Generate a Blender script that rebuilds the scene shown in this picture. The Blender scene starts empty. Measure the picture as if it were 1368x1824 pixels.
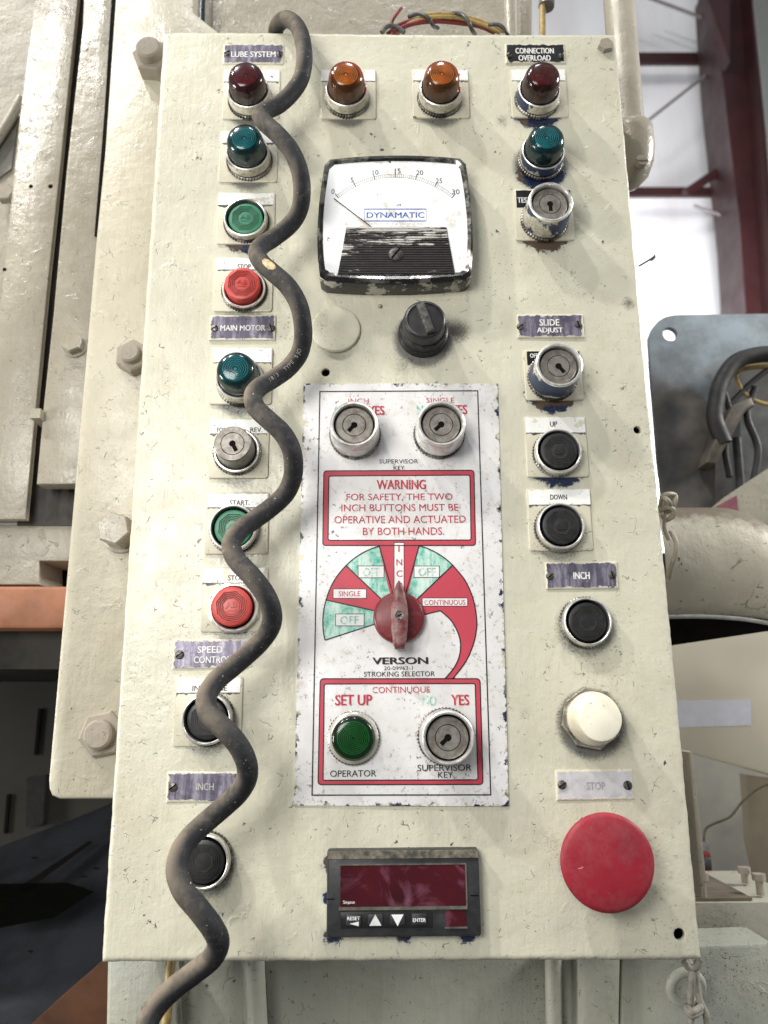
import bpy, math, random
import numpy as np
from mathutils import Vector, Matrix
random.seed(7); rng = np.random.default_rng(7)
sc = bpy.context.scene
C = sc.collection

# ------------------------------------------------------------------ camera
F_PX = 1400.0; PW, PH = 1368.0, 1824.0
CAM = np.array([-0.016, -0.60511, 0.17759]); PITCH, YAW, ROLL = 0.23492, 0.0100, -0.00755
def _axes(p, y, r):
    cp, sp, cy, sy = math.cos(p), math.sin(p), math.cos(y), math.sin(y)
    f = np.array([sy*cp, cy*cp, sp]); rg = np.array([cy, -sy, 0.0]); u = np.cross(rg, f)
    cr, sr = math.cos(r), math.sin(r)
    return cr*rg+sr*u, -sr*rg+cr*u, f
RG, UP, FW = _axes(PITCH, YAW, ROLL)
def P(px, py, Y=0.0):
    """point of the plane y=Y (metres behind the box face) that the photograph shows at px, py"""
    d = FW + (px-PW/2)/F_PX*RG - (py-PH/2)/F_PX*UP
    t = (Y-CAM[1])/d[1]
    return CAM + t*d
cd = bpy.data.cameras.new('camera'); cam = bpy.data.objects.new('camera', cd); C.objects.link(cam)
M = Matrix(((RG[0], UP[0], -FW[0]), (RG[1], UP[1], -FW[1]), (RG[2], UP[2], -FW[2]))).to_4x4()
M.translation = Vector(CAM); cam.matrix_world = M
cd.sensor_fit = 'AUTO'; cd.sensor_width = 36.0; cd.lens = F_PX/PH*36.0
cd.clip_start = 0.01; cd.clip_end = 100
cd.dof.use_dof = True; cd.dof.focus_distance = 0.60; cd.dof.aperture_fstop = 8.0
sc.camera = cam

# ------------------------------------------------------------------ light: the hall's lamps, added fill lamps and soft bounce
w = bpy.data.worlds.new('World'); sc.world = w; w.use_nodes = True
wn = w.node_tree; bg = wn.nodes['Background']
tcw = wn.nodes.new('ShaderNodeTexCoord'); sx = wn.nodes.new('ShaderNodeSeparateXYZ'); cr = wn.nodes.new('ShaderNodeValToRGB')
mr = wn.nodes.new('ShaderNodeMapRange'); mr.inputs['From Min'].default_value = -1; mr.inputs['From Max'].default_value = 1
wn.links.new(tcw.outputs['Generated'], sx.inputs[0]); wn.links.new(sx.outputs['Z'], mr.inputs['Value'])
wn.links.new(mr.outputs[0], cr.inputs[0]); wn.links.new(cr.outputs[0], bg.inputs[0])
e = cr.color_ramp.elements; e[0].position = 0.0; e[0].color = (0.30, 0.29, 0.26, 1); e[1].position = 1.0; e[1].color = (0.84, 0.90, 0.94, 1)
bg.inputs[1].default_value = 0.40
def area(name, direction, dist, size, power, col=(1, 1, 1), target=(0, 0, .4), sy=None):
    ld = bpy.data.lights.new(name, 'AREA'); ld.shape = 'RECTANGLE'; ld.size = size; ld.size_y = sy or size
    ld.energy = power; ld.color = col
    o = bpy.data.objects.new(name, ld); C.objects.link(o)
    d = Vector(direction).normalized(); o.location = Vector(target)+d*dist
    o.rotation_euler = (-d).to_track_quat('-Z', 'Y').to_euler()
    return o
area('hall_or_fill_lamp', (-1.75, -1.0, 2.15), 6.0, 0.22, 175, (1, .97, .90))
area('hall_or_fill_lamp', (-0.85, -1.0, 1.95), 6.0, 0.22, 150, (1, .97, .92))
area('hall_or_fill_lamp', (0.10, -1.0, 2.2), 6.5, 0.5, 70, (.95, .98, 1))
area('hall_or_fill_lamp', (-0.48, -1.0, 0.20), 1.10, 0.42, 8.8, (1, .98, .93), target=(0, 0, .30))  # added near fill lamp, brightens the middle of the panel
area('side_lamp', (-1.0, -0.13, -0.10), 2.4, 0.6, 36, (1, .98, .94), target=(0, 0, .28))
area('right_fill_lamp', (1.7, -.10, 1.15), 1.9, 0.5, 42, (1, .98, .94), target=(.35, .1, .25))  # added fill for the things right of the box, barely reaching the panel
area('wall_fill_lamp', (-.35, -.8, -.35), 1.9, 1.0, 120, (.97, .98, 1), target=(2.6, 4.4, 2.3), sy=1.6)  # added lamp hidden behind the box to brighten the hall wall
sc.cycles.max_bounces = 5; sc.cycles.diffuse_bounces = 3; sc.cycles.glossy_bounces = 3; sc.cycles.transparent_max_bounces = 6
sc.view_settings.view_transform = 'Standard'; sc.view_settings.look = 'None'
sc.view_settings.exposure = 0.02; sc.view_settings.gamma = 1.0

# ------------------------------------------------------------------ materials
class NT:
    def __init__(s, name):
        s.m = bpy.data.materials.new(name); s.m.use_nodes = True; s.t = s.m.node_tree
        s.b = s.t.nodes['Principled BSDF']; s.o = s.t.nodes['Material Output']
        s.pos = s.n('ShaderNodeNewGeometry').outputs['Position']
    def n(s, kind, **kw):
        nd = s.t.nodes.new(kind)
        for k, v in kw.items(): setattr(nd, k, v)
        return nd
    def put(s, sock, v):
        if isinstance(v, bpy.types.NodeSocket): s.t.links.new(v, sock)
        else:
            if hasattr(sock.default_value, '__len__') and len(sock.default_value) == 4 and len(v) == 3: v = (*v, 1)
            sock.default_value = v
    def noise(s, scale, detail=4, rough=.55, dist=0, vec=None, off=0, fac=True):
        nd = s.n('ShaderNodeTexNoise'); nd.inputs['Scale'].default_value = scale; nd.inputs['Detail'].default_value = detail
        nd.inputs['Roughness'].default_value = rough; nd.inputs['Distortion'].default_value = dist
        v = vec or s.pos
        if off:
            a = s.n('ShaderNodeVectorMath'); a.operation = 'ADD'; s.put(a.inputs[0], v); a.inputs[1].default_value = (off, off*.7, -off*.4); v = a.outputs[0]
        s.put(nd.inputs['Vector'], v)
        return nd.outputs['Fac' if fac else 'Color']
    def vor(s, scale, feature='DISTANCE_TO_EDGE', vec=None, rnd=1):
        nd = s.n('ShaderNodeTexVoronoi'); nd.feature = feature; nd.inputs['Scale'].default_value = scale
        nd.inputs['Randomness'].default_value = rnd
        s.put(nd.inputs['Vector'], vec or s.pos); return nd.outputs['Distance']
    def warp(s, scale, amount, vec=None):
        c = s.noise(scale, 3, vec=vec, fac=False); a = s.n('ShaderNodeVectorMath'); a.operation = 'MULTIPLY_ADD'
        s.put(a.inputs[0], c); a.inputs[1].default_value = (amount,)*3; s.put(a.inputs[2], vec or s.pos); return a.outputs[0]
    def scale(s, v3, vec=None):
        a = s.n('ShaderNodeVectorMath'); a.operation = 'MULTIPLY'; s.put(a.inputs[0], vec or s.pos); a.inputs[1].default_value = v3; return a.outputs[0]
    def step(s, v, a, b, lo=0., hi=1.):
        r = s.n('ShaderNodeMapRange'); s.put(r.inputs['Value'], v)
        r.inputs['From Min'].default_value = a; r.inputs['From Max'].default_value = b
        r.inputs['To Min'].default_value = lo; r.inputs['To Max'].default_value = hi
        return r.outputs[0]
    def math(s, op, a, b=0., c=0.):
        nd = s.n('ShaderNodeMath'); nd.operation = op
        for i, v in enumerate((a, b, c)): s.put(nd.inputs[i], v)
        return nd.outputs[0]
    def mul(s, a, b): return s.math('MULTIPLY', a, b)
    def mix(s, f, a, b):
        nd = s.n('ShaderNodeMix'); nd.data_type = 'RGBA'
        s.put(nd.inputs[0], f); s.put(nd.inputs[6], a); s.put(nd.inputs[7], b); return nd.outputs[2]
    def attr(s, name):
        nd = s.n('ShaderNodeAttribute'); nd.attribute_name = name; return nd.outputs['Fac']
    def bump(s, h, strength, dist=.001, normal=None):
        nd = s.n('ShaderNodeBump'); nd.inputs['Strength'].default_value = strength; nd.inputs['Distance'].default_value = dist
        s.put(nd.inputs['Height'], h)
        if normal: s.put(nd.inputs['Normal'], normal)
        return nd.outputs[0]
    def set(s, **kw):
        for k, v in kw.items(): s.put(s.b.inputs[k.replace('_', ' ')], v)
        return s.m

NAVY = (0.012, 0.02, 0.06)
def paint(name, col, alt=None, rough=.38, k=1.0, specks=1., cracks=1., chips=1., lumps=1., chipcol=NAVY, wear=False, gloss=.5, streak=0., dust=0.):
    """thick brushed enamel over older coats: lumps, specks, hair cracks, chips down to a dark coat"""
    t = NT(name); alt = alt or tuple(c*.86 for c in col)
    c = t.mix(t.step(t.noise(7*k, 5, .6), .38, .64), col, alt)
    c = t.mix(t.mul(t.step(t.noise(5*k, 5, .6, off=50), .46, .70), .22), c, tuple(v*q for v, q in zip(col, (.80, .76, .70))))
    c = t.mix(t.mul(t.step(t.noise(34*k, 6, .7, off=3), .48, .72), .38), c, tuple(v*q for v, q in zip(col, (.74, .72, .66))))
    if streak:
        st = t.noise(1.0, 6, .7, vec=t.scale((90*k, 90*k, 6*k)))
        c = t.mix(t.mul(t.step(st, .5, .75), streak), c, tuple(v*.45 for v in col))
    # fine pepper
    sp = t.math('MAXIMUM', t.mul(t.step(t.noise(480*k, 4, .65, off=1), .60, .655), t.step(t.noise(13*k, 5, .65, off=5), .49, .63)), t.step(t.noise(260*k, 5, .7, off=6), .685, .70))
    c = t.mix(t.mul(sp, .75*specks), c, (.10, .085, .06))
    # short hair-like marks
    wv = t.warp(60*k, .016/k)
    hair = t.mul(t.step(t.vor(95*k, vec=wv), .0, .030, 1, 0), t.mul(t.step(t.noise(120*k, 3, off=9), .585, .615), t.step(t.noise(14*k, 3, off=33), .44, .50)))
    crk = t.mul(t.step(t.vor(24*k, vec=t.warp(45*k, .03/k)), 0, .006, 1, 0), t.step(t.noise(16*k, 4, off=29), .66, .69))
    c = t.mix(t.mul(crk, .6*cracks), c, (.16, .14, .10))
    c = t.mix(t.mul(hair, .85*cracks), c, (.06, .05, .035))
    scuff = t.mul(t.step(t.noise(1., 5, .75, dist=.6, vec=t.scale((260*k, 260*k, 90*k)), off=90), .66, .70), t.step(t.noise(10*k, 4, off=91), .50, .56))
    c = t.mix(t.mul(scuff, .7*specks), c, (.13, .105, .075))
    # chips
    ch = t.mul(t.step(t.noise(85*k, 7, .72, off=13), .665, .672), t.step(t.noise(11*k, 3, off=2), .46, .55))
    ch = t.mul(ch, chips)
    rough_v = rough
    if wear:
        # attribute 'grime': dust and black grease; 'blue': where the top coat has flaked
        g = t.attr('grime'); b = t.attr('blue')
        gn = t.noise(230*k, 8, .9, dist=3.0, off=7)
        gr = t.step(t.math('ADD', t.mul(g, .66), t.math('SUBTRACT', gn, .5)), .25, .50)
        c = t.mix(t.mul(gr, .85), c, (.055, .05, .04))
        bn = t.noise(120*k, 7, .78, dist=.8, off=17)
        bl = t.step(t.math('ADD', t.mul(b, .55), t.math('SUBTRACT', bn, .5)), .28, .33)
        c = t.mix(t.mul(bl, .9), c, t.mix(t.noise(300, 3), NAVY, (.05, .09, .17)))
        bs = t.step(t.math('ADD', t.mul(b, .55), t.math('SUBTRACT', bn, .5)), .05, .45)
        c = t.mix(t.mul(bs, .35), c, (.20, .25, .32))
        ch = t.math('MAXIMUM', ch, bl)
        c = t.mix(t.mul(t.attr('rust'), .6), c, (.34, .25, .16))
    chip_c = t.mix(t.step(t.noise(40*k, 3, off=21), .5, .56), chipcol, (.09, .06, .04))
    c = t.mix(ch, c, chip_c)
    if dust:
        nz = t.n('ShaderNodeSeparateXYZ'); gg_ = [q for q in t.t.nodes if q.type == 'NEW_GEOMETRY'][0]; t.t.links.new(gg_.outputs['Normal'], nz.inputs[0])
        dd = t.mul(t.step(t.math('ADD', nz.outputs['Z'], t.mul(t.math('SUBTRACT', t.noise(24, 6, .75, off=71), .5), 1.4)), .40, .75), dust)
        c = t.mix(dd, c, (.20, .165, .12))
        c = t.mix(t.mul(t.step(t.noise(45, 6, .75, dist=1., off=77), .62, .66), .7*dust), c, (.12, .11, .10))
    # relief
    h1 = t.noise(26*k, 3, .5, off=4); h2 = t.noise(150*k, 4, .6, dist=.4); h3 = t.noise(700*k, 2, .5)
    blist = t.mul(t.step(t.noise(75*k, 4, .6, dist=.5, off=30), .60, .72), t.step(t.noise(9*k, 3, off=41), .48, .62))
    pits = t.step(t.vor(230*k, 'F1'), .0, .22)
    h = t.math('ADD', t.mul(h1, 1.5*lumps), t.mul(h2, .36*lumps)); h = t.math('ADD', h, t.mul(h3, .13))
    brush = t.noise(1., 4, .6, vec=t.scale((330*k, 330*k, 36*k)), off=60)
    h = t.math('ADD', h, t.mul(brush, .24*lumps)); h = t.math('ADD', h, t.mul(blist, .42*lumps)); h = t.math('ADD', h, t.mul(pits, .05))
    h = t.math('SUBTRACT', h, t.mul(crk, .5)); h = t.math('SUBTRACT', h, t.mul(ch, .35)); h = t.math('SUBTRACT', h, t.mul(hair, .25))
    t.set(Base_Color=c, Roughness=t.step(t.noise(50*k, 4, off=8), .3, .7, rough-.08, rough+.14), Normal=t.bump(h, .85, .0011/k))
    t.b.inputs['Specular IOR Level'].default_value = gloss
    return t.m

CREAM = (0.64, 0.618, 0.492)
m_panel = paint('cream_panel_enamel', CREAM, (.555, .535, .43), rough=.30, wear=True)
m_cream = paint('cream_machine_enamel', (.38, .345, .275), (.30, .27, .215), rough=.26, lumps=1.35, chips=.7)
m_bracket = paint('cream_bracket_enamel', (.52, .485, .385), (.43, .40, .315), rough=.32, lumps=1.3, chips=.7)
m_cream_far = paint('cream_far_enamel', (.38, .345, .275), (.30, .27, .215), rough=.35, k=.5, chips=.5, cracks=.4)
m_grubby = paint('grubby_grey_cream_enamel', (.42, .42, .35), (.34, .35, .31), rough=.42, lumps=1.5, chips=1., chipcol=(.03, .025, .02), specks=1.3, streak=.25)
m_bolt = paint('dusty_bolt_paint', (.34, .30, .24), (.25, .22, .18), rough=.6, k=1.6, lumps=1.3)
m_duct = paint('dusty_duct_enamel', (.62, .58, .47), (.46, .42, .34), rough=.5, k=.7, lumps=1.4, cracks=2.2, dust=1.)
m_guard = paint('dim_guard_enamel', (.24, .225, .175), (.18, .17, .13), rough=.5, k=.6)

def simple(name, col, rough=.5, metal=0, alt=None, sc_=80, bump=0., amount=1., lo=.4, hi=.65, coat=0, detail=5):
    t = NT(name)
    c = t.mix(t.mul(t.step(t.noise(sc_, detail, .65), lo, hi), amount), col, alt or tuple(v*.7 for v in col))
    t.set(Base_Color=c, Roughness=t.step(t.noise(sc_*2.3, 3, off=2), .3, .7, max(rough-.08, .03), rough+.1), Metallic=metal)
    if bump: t.set(Normal=t.bump(t.noise(sc_*4, 4, .6), bump, .0006))
    if coat: t.b.inputs['Coat Weight'].default_value = coat; t.b.inputs['Coat Roughness'].default_value = .12
    return t.m
def worn_collar(name, paint_amt, navy_amt, off):
    """turned aluminium collar carrying remains of cream and navy paint"""
    t = NT(name)
    n1 = t.noise(34, 6, .62, dist=.4, off=off); n2 = t.noise(30, 6, .62, dist=.3, off=off+5)
    pf = t.step(n1, .62-.5*paint_amt, .63-.5*paint_amt); nf = t.step(n2, .70-.35*navy_amt, .71-.35*navy_amt)
    metal_c = t.mix(t.step(t.noise(140, 5, .7, off=off), .4, .7), (.74, .73, .71), (.36, .34, .31))
    crm = t.mix(t.step(t.noise(180, 5, .7, off=4), .42, .7), (.62, .59, .47), (.28, .26, .21))
    crm = t.mix(t.step(t.noise(520, 3, .6), .62, .68), crm, (.08, .07, .05))
    c = t.mix(pf, metal_c, crm); c = t.mix(nf, c, t.mix(t.noise(400, 3), NAVY, (.035, .06, .13)))
    cov = t.math('MAXIMUM', pf, nf)
    t.set(Base_Color=c, Metallic=t.step(cov, 0, 1, .92, 0), Roughness=t.step(cov, 0, 1, .30, .45),
          Normal=t.bump(t.math('ADD', t.mul(cov, .5), t.mul(t.noise(260, 4, .6), .5)), .7, .0005))
    return t.m
m_col_chrome = worn_collar('bright_turned_collar', .02, .0, 1)
m_col_half = worn_collar('half_painted_collar', .42, .30, 2)
m_col_cream = worn_collar('cream_painted_collar', .80, .25, 3)
m_col_navy = worn_collar('navy_chipped_collar', .60, .62, 6.5)
m_rim = simple('bright_rim_metal', (.92, .91, .88), .34, .85, (.62, .60, .56), 120)
m_dark_gap = simple('black_recess', (.008, .007, .006), .8)
m_keyface = simple('dull_nickel_key_face', (.27, .25, .225), .42, .5, (.15, .13, .11), 150, bump=.2)
m_keybody = simple('grey_nickel_key_body', (.24, .235, .215), .42, .6, (.16, .15, .135), 120, bump=.15)
m_knurl = simple('grimy_knurled_steel', (.42, .40, .37), .38, .7, (.06, .055, .05), 60, lo=.42, hi=.55)
m_screw = simple('dull_steel_screw', (.20, .19, .18), .40, .8, (.07, .06, .05), 400, bump=.3)
m_screw_d = simple('black_painted_screw', (.03, .03, .03), .40, .2, (.12, .11, .1), 300, bump=.3)
def cap_mat(name, col, dust=.35):
    t = NT(name)
    d = t.mul(t.step(t.noise(170, 6, .75), .5, .75), dust)
    c = t.mix(d, col, tuple(min(1, v*.6+.14) for v in col))
    c = t.mix(t.step(t.noise(900, 2), .70, .74), c, tuple(v*.4 for v in col))
    t.set(Base_Color=c, Roughness=t.step(t.noise(60, 3), .3, .7, .32, .55), Normal=t.bump(t.noise(500, 4, .7), .15, .0004)); return t.m
m_red = cap_mat('red_button_plastic', (.50, .045, .035)); m_green = cap_mat('green_button_plastic', (.035, .20, .11)); m_black = cap_mat('black_button_plastic', (.014, .014, .015), .22)
m_maroon = cap_mat('maroon_knob_plastic', (.15, .013, .018), .4)
def lens_mats(nm, col, ringcol, dirt):
    t = NT(nm+'_lens_plastic')
    tr = t.n('ShaderNodeBsdfTransparent'); lw_ = t.n('ShaderNodeLayerWeight'); lw_.inputs[0].default_value = .5; t.put(tr.inputs[0], t.mix(t.step(lw_.outputs['Facing'], .12, .75), tuple(v**.45 for v in col), tuple(v**1.6 for v in col)))
    gl = t.n('ShaderNodeBsdfGlossy'); gl.inputs['Roughness'].default_value = .16
    df = t.n('ShaderNodeBsdfDiffuse'); df.inputs[0].default_value = (*[c*.25+.04 for c in ringcol], 1)
    fr = t.n('ShaderNodeLayerWeight'); fr.inputs[0].default_value = .22
    bmp = t.bump(t.noise(110, 4, .6), .25, .0006)
    for q in (gl, df): t.put(q.inputs['Normal'], bmp)
    m1 = t.n('ShaderNodeMixShader'); t.put(m1.inputs[0], t.step(t.noise(170, 6, .75, off=dirt*9), .45, .8, .03, .03+dirt)); t.t.links.new(tr.outputs[0], m1.inputs[1]); t.t.links.new(df.outputs[0], m1.inputs[2])
    m2 = t.n('ShaderNodeMixShader'); t.put(m2.inputs[0], t.step(fr.outputs['Facing'], 0, 1, .03, .36)); t.t.links.new(m1.outputs[0], m2.inputs[1]); t.t.links.new(gl.outputs[0], m2.inputs[2])
    t.t.links.new(m2.outputs[0], t.o.inputs[0])
    core = simple(nm+'_lens_core', tuple(min(1, v*1.7) for v in ringcol), .22, 0, tuple(min(1, v*1.2) for v in ringcol), 150)
    base = simple(nm+'_lens_inner', tuple(v*.07 for v in ringcol), .4, 0, None, 150)
    return t.m, core, base
L_amber = lens_mats('amber', (.72, .30, .06), (1., .50, .13), .22)
L_ruby = lens_mats('dark_ruby', (.26, .03, .05), (.42, .05, .10), .40)
L_red = lens_mats('dark_red', (.24, .03, .025), (.40, .05, .04), .55)
L_teal = lens_mats('teal', (.04, .24, .27), (.05, .62, .68), .16)
L_green = lens_mats('green', (.10, .40, .16), (.02, .20, .06), .12)

def enamel_print(name, ink, base, wear=.12, off=0, lo=.60):
    t = NT(name); n1 = t.noise(240, 6, .8, off=off)
    c = t.mix(t.step(n1, lo-wear*.4, lo+.06, 0, 1), ink, base)
    if wear > .3:   # streaky fading
        s2 = t.noise(1., 5, .7, vec=t.scale((110, 110, 24)), off=off+1)
        c = t.mix(t.step(s2, .47, .60, 0, .92), c, base)
    c = t.mix(t.step(t.noise(900, 2, off=3), .69, .72), c, (.05, .04, .03))
    t.set(Base_Color=c, Roughness=.42, Normal=t.bump(t.noise(140, 4), .12, .0006)); return t.m
WHT = (.80, .785, .79)
m_ink_red = enamel_print('worn_red_ink', (.46, .030, .055), WHT, .06)
m_ink_pink = enamel_print('faded_red_field_ink', (.50, .050, .080), (.60, .22, .24), .10, 4, .66)
m_ink_blk = enamel_print('black_ink', (.008, .008, .010), WHT, .05, 2, .68)
m_ink_grn = enamel_print('faded_green_ink', (.02, .38, .27), (.60, .74, .67), .6, 6, .62)
m_ink_grnt = enamel_print('faint_green_lettering_ink', (.14, .46, .34), WHT, .25, 7, .55)
m_ink_blue = enamel_print('blue_ink', (.05, .12, .42), (.9, .9, .92), .10, 3, .62)
m_ink_grey = enamel_print('faint_grey_ink', (.42, .42, .43), (.85, .85, .86), .3, 3, .55)
def plate_white(name):
    t = NT(name)
    c = t.mix(t.step(t.noise(14, 5, .6), .4, .65), WHT, (.70, .68, .67))
    c = t.mix(t.mul(t.step(t.noise(60, 7, .8, off=2), .54, .66), .55), c, (.46, .38, .27))
    c = t.mix(t.mul(t.step(t.noise(260, 5, .8, off=2), .575, .64), t.step(t.noise(26, 3, off=6), .40, .58)), c, (.16, .11, .07))
    c = t.mix(t.step(t.noise(85, 6, .7, off=15), .715, .72), c, (.02, .025, .05))
    e_ = t.attr('edge'); en = t.noise(110, 6, .75, off=19)
    ch = t.step(t.math('ADD', t.mul(e_, .30), t.math('SUBTRACT', en, .5)), .285, .295)
    c = t.mix(ch, c, t.mix(t.step(t.noise(60, 3), .45, .55), NAVY, (.60, .56, .44)))
    t.set(Base_Color=c, Roughness=.36, Metallic=.12, Normal=t.bump(t.math('ADD', t.noise(120, 4), t.mul(ch, -.5)), .25, .0006)); return t.m
m_plate = plate_white('worn_white_anodised_plate')
def legend_mat(name, edge_cream=.5, off=0, top=(.82, .82, .80)):
    t = NT(name)
    c = t.mix(t.step(t.noise(70, 6, .72, off=off), .60, .605), top, (.64, .61, .49))
    c = t.mix(t.step(t.noise(60, 7, .75, off=off+8), .63, .635), c, NAVY)
    c = t.mix(t.mul(t.step(t.noise(600, 3, off=off), .66, .69), .8), c, (.07, .06, .05))
    t.set(Base_Color=c, Roughness=.4, Normal=t.bump(t.noise(90, 5, .7, off=off), .4, .0006)); return t.m
m_leg = [legend_mat('chipped_white_legend', .5, o) for o in (0, 3.3, 7.1)]
def brushed_plate(name, c1, c2, edge=(.60, .57, .45), off=0, paintamt=.0, st=.6):
    """engraved plate with the cream overspray rubbed off in vertical streaks"""
    t = NT(name)
    s1 = t.noise(1., 6, .7, vec=t.scale((210, 210, 28)), off=off)
    c = t.mix(t.mul(t.step(s1, .45, .66), st), c1, c2)
    c = t.mix(t.mul(t.step(t.noise(90, 5, .7, off=off), .50, .62), .55), c, tuple(v*(.35 if c1[0] < .5 else .75) for v in c1))
    e_ = t.attr('edge'); en = t.noise(190, 6, .75, off=off+3)
    f = t.step(t.math('ADD', t.mul(e_, .62+paintamt), t.math('SUBTRACT', en, .5)), .42, .44)
    c = t.mix(f, c, edge)
    t.set(Base_Color=c, Roughness=.34, Metallic=t.mul(t.math('SUBTRACT', 1., f), .35), Normal=t.bump(t.math('ADD', t.mul(f, .8), t.noise(150, 4)), .45, .0005)); return t.m
m_np = [brushed_plate('rubbed_violet_grey_plate', (.13, .115, .165), (.50, .47, .55), off=o) for o in (0, 2.2, 5.7)]
m_np_dark = brushed_plate('black_engraved_plate', (.016, .014, .016), (.05, .045, .05), off=4, st=.3)
m_np_white = brushed_plate('bleached_white_plate', (.76, .74, .77), (.86, .85, .87), off=8, st=.5)
m_engr = simple('white_engraved_lettering', (.80, .79, .76), .5, 0, (.45, .43, .42), 300, lo=.5, hi=.7)
m_engr_f = simple('faint_engraved_lettering', (.30, .29, .30), .5, 0, (.42, .4, .42), 300)
m_rubber = None
def rubber():
    t = NT('dusty_black_rubber')
    nz = t.n('ShaderNodeSeparateXYZ'); g = [n for n in t.t.nodes if n.type == 'NEW_GEOMETRY'][0]
    t.t.links.new(g.outputs['Normal'], nz.inputs[0])
    up = t.step(t.math('ADD', t.mul(nz.outputs['Z'], .55), t.mul(nz.outputs['X'], -.75)), -.15, 1.0)   # dust, with the lit upper-left side put into the colour
    dn = t.mul(t.step(t.noise(30, 6, .7), .34, .58), up)
    c = t.mix(t.mul(dn, .95), (.017, .018, .021), (.26, .21, .155))
    c = t.mix(t.mul(t.step(t.noise(160, 6, .8, off=5), .52, .72), .35), c, (.17, .15, .12))
    c = t.mix(t.step(t.noise(420, 3, off=8), .715, .73), c, (.5, .46, .38))
    t.set(Base_Color=c, Roughness=t.step(t.noise(80, 4), .3, .7, .62, .85), Normal=t.bump(t.noise(260, 5, .7), .30, .0006)); t.b.inputs['Specular IOR Level'].default_value = .3; return t.m
m_rubber = rubber()

# ------------------------------------------------------------------ mesh helpers
class MB:
    def __init__(s): s.v = []; s.f = []; s.mi = []
    def add(s, vs, fs, mi=0):
        o = len(s.v); s.v += [tuple(map(float, p)) for p in vs]; s.f += [tuple(i+o for i in f) for f in fs]; s.mi += [mi]*len(fs); return s
    def box(s, a, b, mi=0):
        x0, y0, z0 = a; x1, y1, z1 = b
        v = [(x0,y0,z0),(x1,y0,z0),(x1,y1,z0),(x0,y1,z0),(x0,y0,z1),(x1,y0,z1),(x1,y1,z1),(x0,y1,z1)]
        return s.add(v, [(0,3,2,1),(4,5,6,7),(0,1,5,4),(1,2,6,5),(2,3,7,6),(3,0,4,7)], mi)
    def prism(s, pts, y0, y1, mi=0, bev=0., mib=None):
        """outline pts [(x,z)] facing -y at y0 (front), extruded to y1 (back), front edge bevelled"""
        n = len(pts); p = np.array(pts, float)
        area_ = sum(p[i][0]*p[(i+1) % n][1]-p[(i+1) % n][0]*p[i][1] for i in range(n))
        if area_ < 0: p = p[::-1]
        if bev:
            q = inset(p, bev)
            vs = [(x, y0, z) for x, z in q]+[(x, y0+bev*.35, z) for x, z in inset(p, bev*.3)]+[(x, y0+bev, z) for x, z in p]+[(x, y1, z) for x, z in p]; rings = 4
        else:
            vs = [(x, y0, z) for x, z in p]+[(x, y1, z) for x, z in p]; rings = 2
        s.add(vs, [tuple(range(n)), tuple(reversed(range((rings-1)*n, rings*n)))], mi)
        o = len(s.v)-len(vs); fs = []
        for r in range(rings-1):
            for i in range(n):
                j = (i+1) % n; fs.append((o+r*n+i, o+(r+1)*n+i, o+(r+1)*n+j, o+r*n+j))
        s.f += fs; s.mi += [mi if mib is None else mib]*len(fs); return s
    def lathe(s, prof, n=64, mi=0, mod=None, cx=0., cz=0., close=True, rot=0.):
        """prof [(radius, height out of the face)]; axis -y"""
        vs = []
        for k, (r, h) in enumerate(prof):
            for i in range(n):
                a = 2*math.pi*i/n+rot; rr = r
                if mod and k in mod: rr = r+(mod[k] if (i//(1 if n < 150 else 2)) % 2 else -mod[k])
                vs.append((cx+rr*math.cos(a), -h, cz+rr*math.sin(a)))
        fs = []
        for k in range(len(prof)-1):
            for i in range(n):
                j = (i+1) % n; fs.append((k*n+i, k*n+j, (k+1)*n+j, (k+1)*n+i))
        if close: fs.append(tuple((len(prof)-1)*n+i for i in range(n)))
        return s.add(vs, fs, mi)
    def tube(s, pts, r, n=12, mi=0, cap=True):
        P_ = np.array(pts, float); T = np.gradient(P_, axis=0); T /= np.linalg.norm(T, axis=1)[:, None]
        u = np.cross(T[0], (0.13, .99, .07)); u /= np.linalg.norm(u); vs = []; m = len(P_)
        rr = r if hasattr(r, '__len__') else [r]*m
        for k in range(m):
            u = u-T[k]*(u@T[k]); u /= np.linalg.norm(u); b = np.cross(T[k], u)
            for i in range(n):
                a = 2*math.pi*i/n; vs.append(P_[k]+rr[k]*(math.cos(a)*u+math.sin(a)*b))
        fs = [(k*n+i, k*n+(i+1) % n, (k+1)*n+(i+1) % n, (k+1)*n+i) for k in range(m-1) for i in range(n)]
        if cap: fs += [tuple(reversed(range(n))), tuple((m-1)*n+i for i in range(n))]
        return s.add(vs, fs, mi)
    def mesh(s, name, mats, sharp=35, smooth=True):
        me = bpy.data.meshes.new(name); me.from_pydata(s.v, [], s.f); me.update()
        for m_ in (mats if isinstance(mats, (list, tuple)) else [mats]): me.materials.append(m_)
        me.polygons.foreach_set('material_index', s.mi)
        if smooth:
            me.shade_smooth(); me.set_sharp_from_angle(angle=math.radians(sharp))
        return me
def inset(p, d):
    n = len(p); out = []
    for i in range(n):
        a, b, c = p[i-1], p[i], p[(i+1) % n]
        e1 = (b-a)/max(np.linalg.norm(b-a), 1e-9); e2 = (c-b)/max(np.linalg.norm(c-b), 1e-9)
        n1 = np.array((-e1[1], e1[0])); n2 = np.array((-e2[1], e2[0])); m_ = n1+n2
        m_ /= max(1e-6, np.linalg.norm(m_)); out.append(b+m_*d/max(.35, m_@n1))
    return np.array(out)
def link(name, me, parent=None, loc=(0, 0, 0), **props):
    o = bpy.data.objects.new(name, me); C.objects.link(o); o.location = loc
    if parent: o.parent = parent
    for k, v in props.items():
        if v: o[k] = v
    return o
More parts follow.
